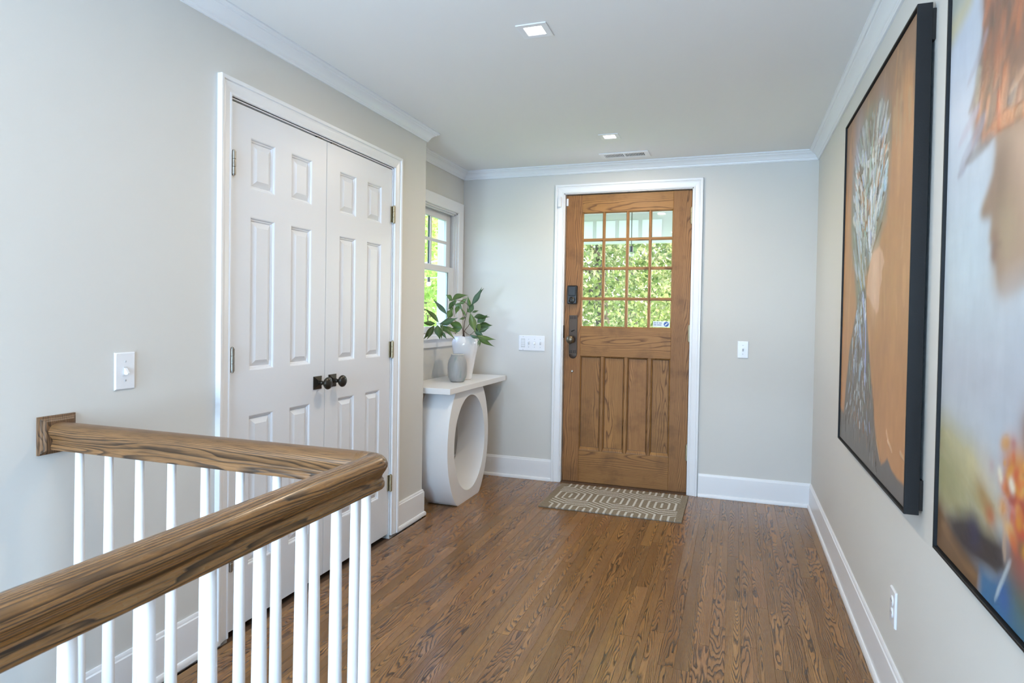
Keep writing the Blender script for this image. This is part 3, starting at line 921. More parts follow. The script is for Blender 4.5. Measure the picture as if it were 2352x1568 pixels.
# ------------------------------------------------------------------ vases and branches
TZ = 0.790
gv = empty('grey_vase', (-2.305, -0.640, TZ), 'small grey ceramic vase with a pale rim on the console', 'vase')
c = (-2.305, -0.640, TZ + 0.0005)
P = [(0.030, 0.0), (0.045, 0.001), (0.050, 0.010), (0.062, 0.032), (0.066, 0.050), (0.0675, 0.090), (0.066, 0.125), (0.060, 0.150), (0.050, 0.170), (0.0445, 0.178), (0.0440, 0.188),
     (0.0400, 0.188), (0.0400, 0.176), (0.050, 0.15), (0.056, 0.09), (0.04, 0.012), (0.0, 0.008)]
body = MB().lathe(P, c, seg=40).build('vase_body', 'vase_grey', gv, smooth=60)
MB().lathe([(0.0402, 0.1870), (0.0440, 0.1870), (0.0450, 0.1890), (0.0440, 0.1910), (0.0402, 0.1910), (0.0395, 0.1890), (0.0402, 0.1870)], c, seg=40).build('rim', 'rim', gv, smooth=60)
VX, VY = -2.328, -0.462
wv = empty('white_vase', (VX, VY, TZ), 'tall glossy white vase holding the leafy branches', 'vase')
P = [(0.030, 0.0), (0.047, 0.001), (0.051, 0.008), (0.061, 0.065), (0.072, 0.125), (0.083, 0.182), (0.0915, 0.228), (0.0940, 0.250), (0.0915, 0.270), (0.0845, 0.287), (0.0785, 0.298),
     (0.0770, 0.304), (0.0770, 0.307), (0.0735, 0.308), (0.0725, 0.300), (0.082, 0.272), (0.090, 0.235), (0.080, 0.18), (0.05, 0.05), (0.0, 0.02)]
def wavy(mb):
    out = []
    for (x_, y_, z_) in mb.v:
        if z_ > TZ + 0.296:
            a = math.atan2(y_ - VY, x_ - VX)
            z_ += 0.003 * math.sin(3 * a + 0.6) + 0.0015 * math.sin(7 * a)
        out.append((x_, y_, z_))
    mb.v = out
    return mb
wavy(MB().lathe(P, (VX, VY, TZ + 0.0005), seg=48)).build('vase_body', 'vase_white', wv, smooth=60)

LEAVES = {
  'left': [
    ((-2.346, -0.862, 1.197), (-2.392, -0.926, 1.294), 0.025),
    ((-2.358, -0.887, 1.192), (-2.425, -0.927, 1.188), 0.027),
    ((-2.356, -0.907, 1.182), (-2.403, -0.958, 1.097), 0.030),
    ((-2.322, -0.927, 1.183), (-2.316, -0.935, 1.098), 0.043),
    ((-2.326, -0.876, 1.18), (-2.253, -0.858, 1.132), 0.031),
    ((-2.348, -0.841, 1.189), (-2.217, -0.863, 1.218), 0.035),
    ((-2.338, -0.816, 1.172), (-2.213, -0.846, 1.14), 0.022),
    ((-2.303, -0.9, 1.144), (-2.288, -0.88, 1.093), 0.017),
    ((-2.33, -0.771, 1.252), (-2.388, -0.838, 1.347), 0.026),
    ((-2.31, -0.796, 1.229), (-2.271, -0.832, 1.294), 0.036),
    ((-2.231, -0.737, 1.168), (-2.323, -0.737, 1.204), 0.040),
  ],
  'middle': [
    ((-2.38, -0.577, 1.355), (-2.286, -0.569, 1.4), 0.033),
    ((-2.38, -0.577, 1.36), (-2.427, -0.579, 1.38), 0.029),
    ((-2.359, -0.601, 1.349), (-2.378, -0.632, 1.291), 0.027),
    ((-2.337, -0.625, 1.348), (-2.348, -0.636, 1.314), 0.016),
    ((-2.363, -0.571, 1.323), (-2.29, -0.604, 1.309), 0.039),
    ((-2.346, -0.533, 1.327), (-2.289, -0.52, 1.362), 0.024),
    ((-2.32, -0.598, 1.313), (-2.35, -0.591, 1.26), 0.026),
    ((-2.323, -0.557, 1.3), (-2.29, -0.564, 1.235), 0.013),
    ((-2.301, -0.528, 1.232), (-2.338, -0.537, 1.217), 0.014),
    ((-2.389, -0.591, 1.315), (-2.377, -0.59, 1.273), 0.021),
  ],
  'right': [
    ((-2.271, -0.486, 1.323), (-2.171, -0.519, 1.423), 0.031),
    ((-2.257, -0.534, 1.304), (-2.284, -0.538, 1.375), 0.022),
    ((-2.258, -0.535, 1.267), (-2.227, -0.535, 1.329), 0.031),
    ((-2.22, -0.627, 1.264), (-2.191, -0.66, 1.142), 0.043),
    ((-2.234, -0.526, 1.236), (-2.122, -0.558, 1.259), 0.035),
    ((-2.197, -0.556, 1.198), (-2.149, -0.522, 1.256), 0.038),
    ((-2.207, -0.517, 1.181), (-2.112, -0.508, 1.178), 0.040),
    ((-2.188, -0.563, 1.138), (-2.118, -0.537, 1.163), 0.027),
    ((-2.162, -0.628, 1.194), (-2.15, -0.605, 1.146), 0.027),
    ((-2.224, -0.544, 1.139), (-2.164, -0.522, 1.114), 0.035),
    ((-2.181, -0.593, 1.11), (-2.102, -0.542, 1.025), 0.031),
    ((-2.166, -0.587, 1.082), (-2.166, -0.62, 1.043), 0.013),
    ((-2.248, -0.531, 1.27), (-2.21, -0.507, 1.284), 0.013),
    ((-2.245, -0.573, 1.113), (-2.162, -0.571, 1.095), 0.019),
  ],
}
STEMS = {
  'left': [[(-2.342, -0.469, 1.049), (-2.334, -0.487, 1.096), (-2.317, -0.523, 1.137), (-2.301, -0.603, 1.175), (-2.292, -0.737, 1.217), (-2.31, -0.796, 1.227), (-2.335, -0.858, 1.194), (-2.354, -0.885, 1.188)], [(-2.292, -0.737, 1.217), (-2.305, -0.784, 1.237), (-2.326, -0.78, 1.252)]],
  'middle': [[(-2.335, -0.466, 1.049), (-2.328, -0.485, 1.096), (-2.321, -0.504, 1.158), (-2.303, -0.519, 1.227), (-2.283, -0.522, 1.317), (-2.319, -0.556, 1.349), (-2.36, -0.58, 1.355), (-2.375, -0.586, 1.352)], [(-2.36, -0.58, 1.355), (-2.361, -0.602, 1.299), (-2.348, -0.608, 1.237)], [(-2.303, -0.519, 1.227), (-2.312, -0.543, 1.264), (-2.323, -0.557, 1.3)]],
  'right': [[(-2.321, -0.461, 1.05), (-2.321, -0.482, 1.093), (-2.317, -0.502, 1.136), (-2.262, -0.536, 1.191), (-2.259, -0.535, 1.265), (-2.261, -0.514, 1.323)], [(-2.317, -0.502, 1.136), (-2.261, -0.536, 1.112), (-2.215, -0.552, 1.145), (-2.192, -0.554, 1.182)], [(-2.261, -0.536, 1.112), (-2.216, -0.562, 1.109), (-2.184, -0.572, 1.107)]],
}


def leaf_mesh(base, tip, width, r):
    b, t = Vector(base), Vector(tip)
    d = t - b; L = d.length; d.normalize()
    view = (b - CAM).normalized()
    side = d.cross(view).normalized()
    nor = side.cross(d).normalized()
    ang = r.uniform(-0.7, 0.7)
    side, nor = side * math.cos(ang) + nor * math.sin(ang), nor * math.cos(ang) - side * math.sin(ang)
    n = 9
    W_ = [0.05, 0.42, 0.78, 0.98, 1.0, 0.84, 0.58, 0.32, 0.13, 0.0]
    L *= 1.12
    w = width * 0.60 / max(0.6, math.cos(ang))
    bend = r.uniform(-0.10, 0.16) * L
    fold = r.uniform(0.15, 0.45)
    sway = r.uniform(-0.22, 0.22)
    vs, cols = [], []
    base_c = r.choice([(0.075, 0.145, 0.035), (0.055, 0.11, 0.03), (0.11, 0.18, 0.05), (0.09, 0.16, 0.085), (0.05, 0.095, 0.028), (0.13, 0.19, 0.06), (0.12, 0.19, 0.13)])
    for i in range(n + 1):
        s = i / n
        c_ = b + d * (L * s) + nor * (bend * math.sin(math.pi * s)) + side * (sway * L * s * s)
        for k, q in enumerate((-1, -0.5, 0, 0.5, 1)):
            vs.append(c_ + side * (w * W_[i] * q) + nor * (abs(q) * w * W_[i] * fold))
            g = 1.35 if q == 0 else (1.0 if abs(q) == 0.5 else 0.85)
            cols.append(tuple(v * g for v in base_c))
    fs = [(i * 5 + k, i * 5 + k + 1, i * 5 + 6 + k, i * 5 + 5 + k) for i in range(n) for k in range(4)]
    return vs, fs, cols

def leaf_obj(base, tip, width, r, parent, name='leaf'):
    vs, fs, cols = leaf_mesh(base, tip, width, r)
    me = bpy.data.meshes.new(name)
    me.from_pydata([tuple(v) for v in vs], [], fs)
    me.update()
    color_attr(me, np.array(cols))
    me.materials.append(M['leaf'])
    me.polygons.foreach_set('use_smooth', [True] * len(me.polygons))
    o = bpy.data.objects.new(name, me)
    COL.objects.link(o)
    attach(o, parent)

lr = random.Random(5)
BL = {'left': 'leafy green branch leaning left over the window stool', 'middle': 'leafy green branch arching up from the middle of the white vase',
      'right': 'leafy green branch spreading right of the white vase'}
for k in ('left', 'middle', 'right'):
    br = empty('leafy_branch', STEMS[k][0][0], BL[k], 'branch', 'branches in the white vase')
    for i, s in enumerate(STEMS[k]):
        s = list(s)
        if i == 0:
            s = [(VX + (s[0][0] - VX) * 0.3, VY + (s[0][1] - VY) * 0.3, TZ + 0.06)] + s
        r0 = 0.0034 if i == 0 else 0.0022
        pts = []
        for j in range(len(s) - 1):          # smooth the polyline
            p0, p1, p2, p3 = [Vector(s[max(0, min(len(s) - 1, q))]) for q in (j - 1, j, j + 1, j + 2)]
            for u in (0, 0.33, 0.67):
                pts.append(0.5 * ((2 * p1) + (p2 - p0) * u + (2 * p0 - 5 * p1 + 4 * p2 - p3) * u * u + (3 * p1 - p0 - 3 * p2 + p3) * u ** 3))
        pts.append(Vector(s[-1]))
        MB().tube(pts, [r0 * (1 - 0.6 * q / len(pts)) for q in range(len(pts))], 8).build('stem', 'stem', br, smooth=60)
    for (b_, t_, w_) in LEAVES[k]:
        leaf_obj(b_, t_, w_, lr, br)
        if lr.random() < 0.5:                 # a smaller leaf from the same node
            bv, tv = Vector(b_), Vector(t_)
            dv = tv - bv
            jit = Vector((lr.uniform(-1, 1), lr.uniform(-1, 0.6), lr.uniform(-1, 1))) * dv.length * 0.55
            leaf_obj(tuple(bv), tuple(bv + dv * 0.65 + jit), w_ * 0.8, lr, br)

# ------------------------------------------------------------------ doormat
RX0, RX1, RY0, RY1 = -1.698, -0.786, -0.672, -0.062
def rug():
    nx, ny = 260, 174
    u = np.linspace(RX0, RX1, nx); v = np.linspace(RY0, RY1, ny)
    U, V = np.meshgrid(u, v)
    s, v0, k, m_ = 0.0443, 0.060, 0.041, 0.70
    P_, cx, cy = 0.31, -1.245, -0.366
    pitch = 0.300
    best = np.full(U.shape, 9.0); bu = np.zeros_like(U); bv = np.zeros_like(U)
    for row in range(-2, 3):
        for col in range(-5, 6):
            ux, vy = U - (cx + (col + (0.5 if row % 2 else 0)) * P_), V - (cy + row * pitch)
            d = np.maximum(np.abs(ux) / s, (m_ * np.abs(ux) + np.abs(vy) - v0) / k)
            sel = d < best
            best = np.where(sel, d, best); bu = np.where(sel, ux, bu); bv = np.where(sel, vy, bv)
    frac = np.abs(best - np.round(best))
    white = (frac < 0.155) & (best > 0.5) & (best < 3.4)
    white |= (np.abs(bu) < 0.0066) & (np.abs(bv) < 0.052)
    edge = (U < RX0 + 0.040) | (U > RX1 - 0.040)
    white &= ~edge
    rs = np.random.RandomState(4)
    base = np.array([0.315, 0.262, 0.195]); wh = np.array([0.70, 0.67, 0.61])
    col = np.where(white[..., None], wh, base) * (1 + rs.uniform(-0.28, 0.22, U.shape + (1,)) * np.where(white[..., None], 0.35, 1.0))
    z = 0.0095 + 0.0016 * white + rs.uniform(0, 0.0006, U.shape)
    top = np.stack([U, V, z], -1).reshape(-1, 3)
    vs = top.tolist(); fs = []
    for j in range(ny - 1):
        for i in range(nx - 1):
            a = j * nx + i
            fs.append((a, a + 1, a + nx + 1, a + nx))
    cols = col.reshape(-1, 3).tolist()
    ring = [i for i in range(nx)] + [j * nx + nx - 1 for j in range(1, ny)] + [(ny - 1) * nx + i for i in range(nx - 2, -1, -1)] + [j * nx for j in range(ny - 2, 0, -1)]
    b0 = len(vs)
    for r in ring:
        p = vs[r]; vs.append((p[0], p[1], 0.0005)); cols.append((0.16, 0.12, 0.08))
    n = len(ring)
    for i in range(n):
        fs.append((ring[i], b0 + i, b0 + (i + 1) % n, ring[(i + 1) % n]))
    fs.append(tuple(b0 + i for i in range(n - 1, -1, -1)))
    me = bpy.data.meshes.new('doormat'); me.from_pydata(vs, [], fs); me.update()
    color_attr(me, np.array(cols)); me.materials.append(M['rug'])
    o = bpy.data.objects.new('doormat', me); COL.objects.link(o)
    tag(o, 'beige woven mat with white hexagon pattern on the floor at the front door', 'rug')
rug()

# ------------------------------------------------------------------ paintings
def strokes_canvas(nu, nv, wid, hei):
    u = np.linspace(0, 1, nu); v = np.linspace(0, 1, nv)
    U, V = np.meshgrid(u, v)
    return U, V, U * wid, V * hei

def fbm(X, Y, seed, octv=4):
    rs = np.random.RandomState(seed)
    out = np.zeros_like(X); amp = 1.0; tot = 0
    for o_ in range(octv):
        g = rs.rand(64, 64)
        f = 2 ** o_
        x_, y_ = (X * f) % 63, (Y * f) % 63
        i, j = x_.astype(int), y_.astype(int)
        fx, fy = x_ - i, y_ - j
        fx = fx * fx * (3 - 2 * fx); fy = fy * fy * (3 - 2 * fy)
        i2, j2 = (i + 1) % 64, (j + 1) % 64
        out += amp * ((g[j, i] * (1 - fx) + g[j, i2] * fx) * (1 - fy) + (g[j2, i] * (1 - fx) + g[j2, i2] * fx) * fy)
        tot += amp; amp *= 0.5
    return out / tot

def poly_mask(X, Y, pts, soft, warp=None):
    """soft inside-mask of a polygon (signed distance to its edges)"""
    if warp is not None:
        X = X + warp[0]; Y = Y + warp[1]
    inside = np.zeros(X.shape, bool); dist = np.full(X.shape, 9.0)
    n = len(pts)
    for i in range(n):
        (x0, y0), (x1, y1) = pts[i], pts[(i + 1) % n]
        dx, dy = x1 - x0, y1 - y0
        t = np.clip(((X - x0) * dx + (Y - y0) * dy) / (dx * dx + dy * dy + 1e-9), 0, 1)
        dist = np.minimum(dist, np.hypot(X - x0 - t * dx, Y - y0 - t * dy))
        cond = (y0 > Y) != (y1 > Y)
        xi = x0 + (Y - y0) * dx / (dy if abs(dy) > 1e-9 else 1e-9)
        inside ^= cond & (X < xi)
    sd = np.where(inside, dist, -dist)
    return np.clip(0.5 + sd / (2 * soft), 0, 1)

class Canvas:
    def __init__(self, nu, nv, wid, hei, base, seed):
        self.U, self.V, self.X, self.Y = strokes_canvas(nu, nv, wid, hei)
        self.c = np.ones(self.U.shape + (3,)) * np.array(base)
        self.h = np.zeros(self.U.shape)
        self.rs = np.random.RandomState(seed); self.w, self.hh = wid, hei
    def lay(self, mask, col, alpha=1.0, height=0.0):
        m = (mask * alpha)[..., None]
        self.c = self.c * (1 - m) + np.array(col) * m
        self.h += mask * height
    def poly(self, pts, col, soft=0.02, alpha=1.0, warp=0.0, wseed=1, wf=14):
        wp = None
        if warp:
            wp = ((fbm(self.X * wf, self.Y * wf * 0.5, wseed) - 0.5) * 2 * warp, (fbm(self.X * wf, self.Y * wf * 0.5, wseed + 9) - 0.5) * 2 * warp)
        self.lay(poly_mask(self.X, self.Y, [(a * self.w, b * self.hh) for a, b in pts], soft, wp), col, alpha)
    def stroke(self, p0, p1, wd, col, alpha=0.9, height=0.0, seed=0):
        x0, y0, x1, y1 = p0[0] * self.w, p0[1] * self.hh, p1[0] * self.w, p1[1] * self.hh
        dx, dy = x1 - x0, y1 - y0; L = math.hypot(dx, dy) + 1e-6
        nv, nu = self.U.shape
        pad = wd * 1.4
        i0 = max(0, int((min(x0, x1) - pad) / self.w * (nu - 1))); i1 = min(nu, int((max(x0, x1) + pad) / self.w * (nu - 1)) + 2)
        j0 = max(0, int((min(y0, y1) - pad) / self.hh * (nv - 1))); j1 = min(nv, int((max(y0, y1) + pad) / self.hh * (nv - 1)) + 2)
        if i1 <= i0 or j1 <= j0: return
        X, Y = self.X[j0:j1, i0:i1], self.Y[j0:j1, i0:i1]
        t = ((X - x0) * dx + (Y - y0) * dy) / (L * L)
        sd = ((X - x0) * dy - (Y - y0) * dx) / L
        d = np.abs(sd)
        br = fbm(sd * 260 + 20, t * 3 + 7, seed + 3, 2)
        tap = np.clip(np.minimum(t / 0.15, (1 - t) / 0.25), 0, 1)
        ww = wd * (0.25 + 0.75 * np.sqrt(tap)) * (0.75 + 0.5 * br)
        m = np.clip((ww - d) / (0.45 * wd) , 0, 1) * (t > 0) * (t < 1) * np.clip(0.35 + 1.1 * br, 0, 1)
        mm = (m * alpha)[..., None]
        self.c[j0:j1, i0:i1] = self.c[j0:j1, i0:i1] * (1 - mm) + np.array(col) * mm
        self.h[j0:j1, i0:i1] += m * height
    def blob(self, c, r, col, alpha=1.0, asp=1.0, rot=0.0, power=1.0):
        dx, dy = self.X - c[0] * self.w, self.Y - c[1] * self.hh
        a, b = dx * math.cos(rot) + dy * math.sin(rot), (-dx * math.sin(rot) + dy * math.cos(rot)) / asp
        m = np.exp(-((a * a + b * b) / (r * r)) ** power)
        self.lay(m, col, alpha)
    def blur(self, n, mask=1.0):
        c = self.c
        for _ in range(n):
            q_ = np.pad(c, ((1, 1), (1, 1), (0, 0)), 'edge')
            c = (q_[1:-1, 1:-1] * 2 + q_[:-2, 1:-1] + q_[2:, 1:-1] + q_[1:-1, :-2] + q_[1:-1, 2:]) / 6
        self.c = self.c * (1 - mask) + c * mask
    def mottle(self, amt, fx, fy, seed):
        n = fbm(self.X * fx, self.Y * fy, seed) - 0.5
        self.c *= (1 + amt * 2 * n)[..., None]
    def mesh(self, name, parent, y0, z0, xf, mat, relief):
        nv, nu = self.U.shape
        Yw = y0 - self.X; Zw = z0 + self.Y
        Xw = xf - relief * np.clip(self.h, -1, 2)
        vs = np.stack([Xw, Yw, Zw], -1).reshape(-1, 3)
        idx = np.arange(nu * nv).reshape(nv, nu)
        q = np.stack([idx[:-1, :-1], idx[1:, :-1], idx[1:, 1:], idx[:-1, 1:]], -1).reshape(-1, 4)
        me = bpy.data.meshes.new(name)
        me.vertices.add(len(vs)); me.vertices.foreach_set('co', vs.astype(np.float32).ravel())
        me.loops.add(q.size); me.loops.foreach_set('vertex_index', q.astype(np.int32).ravel())
        me.polygons.add(len(q)); me.polygons.foreach_set('loop_start', np.arange(0, q.size, 4, dtype=np.int32))
        me.update(calc_edges=True); me.validate()
        color_attr(me, np.clip(self.c, 0, 1).reshape(-1, 3))
        me.materials.append(M[mat])
        me.polygons.foreach_set('use_smooth', [True] * len(me.polygons))
        o = bpy.data.objects.new(name, me); COL.objects.link(o); attach(o, parent)
        return o

S = srgb
def framed(name, y0, y1, z0, z1, label):
    """y0 far edge, y1 near edge"""
    t = empty(name, (-0.03, (y0 + y1) / 2, z0), label, 'painting')
    fw, xb, xf = 0.0062, -0.010, -0.0475
    for nm, bx in (('frame_side', (y0 - fw, y0, z0, z1)), ('frame_side', (y1, y1 + fw, z0, z1)), ('frame_rail', (y1 + fw, y0 - fw, z0, z0 + fw)), ('frame_rail', (y1 + fw, y0 - fw, z1 - fw, z1))):
        MB().cbox(xf, xb, bx[0], bx[1], bx[2], bx[3], 0.0008).build(nm, 'frame_black', t)
    MB().box(-0.038, xb, y1 + fw + 0.003, y0 - fw - 0.003, z0 + fw + 0.003, z1 - fw - 0.003).build('stretcher', 'frame_black', t)
    for zz in (z0 + 0.012, z1 - 0.10):
        MB().box(xb, -0.0005, y1 + 0.004, y1 + 0.016, zz, zz + 0.085).build('wall_bumper', 'black', t)
    return t, fw + 0.004

# far painting: a head of silvery plant strokes on ochre
p1, fi = framed('painting', -1.420, -2.638, 0.716, 2.133, 'painting of a silver-grey plumed figure on orange ochre in a black frame')
W1, H1 = 1.218 - 2 * fi, 1.417 - 2 * fi
cv = Canvas(230, 400, W1, H1, S(193, 136, 84), 3)
n = fbm(cv.X * 3.0, cv.Y * 1.3, 5)[..., None]
cv.c = np.array(S(168, 120, 78)) * (1 - n) + np.array(S(196, 142, 92)) * n
cv.lay(np.clip((cv.V - 0.80 + 0.25 * (fbm(cv.X * 9, cv.Y * 3, 8) - 0.5)) / 0.12, 0, 1), S(140, 110, 86), 0.9)
cv.lay(np.clip((0.3 - cv.V) / 0.3, 0, 1), S(192, 140, 98), 0.5)
for i in range(60):
    a = cv.rs.uniform(0.0, 1.0); b = cv.rs.uniform(0.80, 1.0); l = cv.rs.uniform(0.05, 0.14)
    cv.stroke((a, b), (a + cv.rs.uniform(-0.04, 0.04), b - l), cv.rs.uniform(0.012, 0.03), [S(140, 108, 80), S(168, 132, 96), S(128, 98, 74), S(186, 138, 92)][i % 4], 0.5, 0, i)
for a, b, l in ((0.80, 0.90, 0.13), (0.84, 0.88, 0.11), (0.93, 0.87, 0.08), (0.77, 0.87, 0.07)):
    cv.stroke((a, b), (a + 0.01, b - l), 0.022, S(176, 146, 108), 0.6, 0, int(a * 100))
for i in range(90):
    a = cv.rs.uniform(0.0, 1.0); b = cv.rs.uniform(0.08, 0.85); l = cv.rs.uniform(0.05, 0.2)
    cv.stroke((a, b), (a + cv.rs.uniform(-0.03, 0.03), b - l), cv.rs.uniform(0.01, 0.03), [S(188, 136, 86), S(172, 122, 78), S(202, 150, 102), S(180, 134, 82)][i % 4], 0.35, 0, i)
# plume body
plume = [(0.30, 0.93), (0.45, 0.955), (0.60, 0.935), (0.72, 0.89), (0.74, 0.80), (0.735, 0.70), (0.70, 0.63), (0.62, 0.57), (0.52, 0.545), (0.42, 0.50), (0.44, 0.42), (0.30, 0.42), (0.24, 0.50), (0.19, 0.58), (0.15, 0.66), (0.135, 0.74), (0.15, 0.82), (0.20, 0.88)]
cv.poly(plume, S(128, 128, 112), 0.030, 0.92, 0.02, 21)
cv.blob((0.25, 0.865), 0.11, S(160, 158, 168), 0.85, 1.6)
cv.blob((0.22, 0.81), 0.07, S(166, 166, 182), 0.6, 1.2)
cv.blob((0.40, 0.86), 0.10, S(140, 152, 132), 0.6, 1.4)
cv.blob((0.60, 0.87), 0.08, S(150, 148, 160), 0.6, 1.5)
cv.blob((0.20, 0.66), 0.07, S(128, 140, 128), 0.7, 2.0)
cv.blob((0.33, 0.52), 0.07, S(132, 140, 136), 0.7, 2.2)
pal = [S(214, 218, 222), S(168, 190, 196), S(98, 88, 74), S(146, 168, 156), S(120, 110, 96), S(190, 196, 214), S(88, 80, 68), S(176, 130, 92), S(150, 158, 172), S(206, 208, 200)]
for i in range(420):
    b = 0.57 + 0.37 * cv.rs.rand() ** 0.8
    spread = 0.03 + 0.26 * min(1, (b - 0.55) / 0.15) * min(1, (0.99 - b) / 0.10)
    a = 0.445 + cv.rs.uniform(-1, 1) * spread
    l = cv.rs.uniform(0.02, 0.07)
    lean = (a - 0.48) * 0.5 * l / 0.06
    soft = b > 0.84
    col_ = pal[cv.rs.randint(len(pal))]
    cv.stroke((a, b), (a - lean * 0.6, b - l), cv.rs.uniform(0.007, 0.020), col_, 0.45 if soft else 0.75, 0.15 if soft else cv.rs.uniform(0.2, 0.7), i)
for i in range(150):
    b = 0.60 + 0.27 * cv.rs.rand()
    spread = 0.03 + 0.24 * min(1, (b - 0.55) / 0.15)
    a = 0.45 + cv.rs.uniform(-1, 1) * spread
    l = cv.rs.uniform(0.015, 0.045)
    cv.stroke((a, b), (a - (a - 0.48) * 0.3 * l / 0.06, b - l), cv.rs.uniform(0.004, 0.010), [S(222, 228, 234), S(196, 212, 220), S(176, 196, 206), S(84, 74, 60), S(206, 204, 190), S(168, 178, 210)][i % 6], 0.9, cv.rs.uniform(0.5, 1.1), i)
for (p, q, w_, c_) in (((0.50, 0.74), (0.505, 0.57), 0.011, S(226, 230, 238)), ((0.47, 0.66), (0.505, 0.56), 0.009, S(214, 222, 236)), ((0.44, 0.62), (0.50, 0.56), 0.006, S(90, 80, 64)),
                       ((0.66, 0.62), (0.52, 0.555), 0.006, S(96, 86, 66)), ((0.62, 0.66), (0.55, 0.59), 0.011, S(150, 160, 160)), ((0.40, 0.72), (0.44, 0.65), 0.022, S(198, 206, 202)),
                       ((0.68, 0.72), (0.70, 0.69), 0.020, S(160, 190, 210)), ((0.64, 0.83), (0.60, 0.76), 0.014, S(86, 74, 60)), ((0.70, 0.80), (0.66, 0.74), 0.008, S(200, 138, 92)),
                       ((0.50, 0.86), (0.46, 0.70), 0.013, S(150, 178, 166)), ((0.36, 0.80), (0.40, 0.75), 0.014, S(200, 204, 206)), ((0.43, 0.61), (0.40, 0.52), 0.016, S(140, 146, 138)),
                       ((0.30, 0.57), (0.40, 0.43), 0.016, S(170, 186, 206)), ((0.34, 0.55), (0.43, 0.42), 0.007, S(206, 182, 120)), ((0.26, 0.56), (0.33, 0.42), 0.012, S(140, 134, 120))):
    cv.stroke(p, q, w_, c_, 0.95, 0.9, int(p[0] * 1000))
for i in range(46):
    a = cv.rs.uniform(0.17, 0.46); b = cv.rs.uniform(0.54, 0.66)
    e = (0.34 + 0.12 * cv.rs.rand(), 0.42 + 0.05 * cv.rs.rand())
    k_ = cv.rs.uniform(0.35, 0.9)
    cv.stroke((a, b), (a + (e[0] - a) * k_, b + (e[1] - b) * k_), cv.rs.uniform(0.006, 0.016), [S(140, 148, 142), S(168, 184, 196), S(112, 104, 90), S(186, 196, 208), S(128, 134, 128), S(156, 140, 104)][i % 6], 0.7, cv.rs.uniform(0.2, 0.8), i)
# profile of the face
cv.poly([(0.54, 0.555), (0.63, 0.562), (0.675, 0.545), (0.700, 0.520), (0.672, 0.500), (0.676, 0.480), (0.655, 0.462), (0.648, 0.440), (0.640, 0.405), (0.610, 0.397), (0.50, 0.44), (0.455, 0.45), (0.47, 0.50), (0.50, 0.53)], S(206, 162, 130), 0.007, 0.97)
cv.blob((0.57, 0.49), 0.06, S(224, 186, 158), 0.75, 2.0)
cv.stroke((0.640, 0.55), (0.660, 0.405), 0.010, S(176, 126, 92), 0.5, 0, 4)
# grey cone of the dress
cv.poly([(0.33, 0.46), (0.44, 0.47), (0.47, 0.40), (0.52, 0.30), (0.57, 0.22), (0.62, 0.14), (0.655, 0.09), (0.72, 0.045), (0.74, -0.02), (-0.02, -0.02), (-0.02, 0.092), (0.085, 0.088), (0.12, 0.18), (0.16, 0.27), (0.22, 0.34), (0.27, 0.40)], S(110, 104, 98), 0.012, 0.97, 0.012, 33)
cv.poly([(0.64, -0.02), (0.66, 0.045), (0.70, 0.030), (0.76, 0.050), (0.80, 0.068), (0.85, 0.052), (0.92, 0.045), (1.02, 0.050), (1.02, -0.02)], S(106, 102, 100), 0.006, 0.97, 0.008, 35)
cv.lay(np.clip((0.09 - cv.V) / 0.05, 0, 1) * (cv.U < 0.66), S(112, 110, 108), 0.7)
for i in range(150):
    b = cv.rs.uniform(0.0, 0.42)
    cx_ = 0.37
    sp_ = 0.07 + 0.24 * (0.42 - b) / 0.42
    a = cx_ + cv.rs.uniform(-1, 1) * sp_
    l = cv.rs.uniform(0.015, 0.05)
    cv.stroke((a, b + l), (a + cv.rs.uniform(-0.015, 0.015), b), cv.rs.uniform(0.004, 0.014), [S(96, 88, 80), S(128, 120, 110), S(146, 140, 138), S(84, 76, 68), S(150, 120, 96)][i % 5], 0.6, 0.2, i)
for i in range(130):
    b = cv.rs.uniform(0.10, 0.46)
    sp_ = 0.04 + 0.17 * (0.46 - b) / 0.36
    a = 0.36 + cv.rs.uniform(-1, 0.85) * sp_
    l = cv.rs.uniform(0.015, 0.05)
    cv.stroke((a, b), (a + (0.36 - a) * -0.2, b - l), cv.rs.uniform(0.005, 0.013), [S(176, 190, 208), S(150, 162, 186), S(206, 214, 222), S(132, 128, 122), S(164, 176, 176), S(158, 132, 108)][i % 6], 0.75, cv.rs.uniform(0.3, 0.9), i)
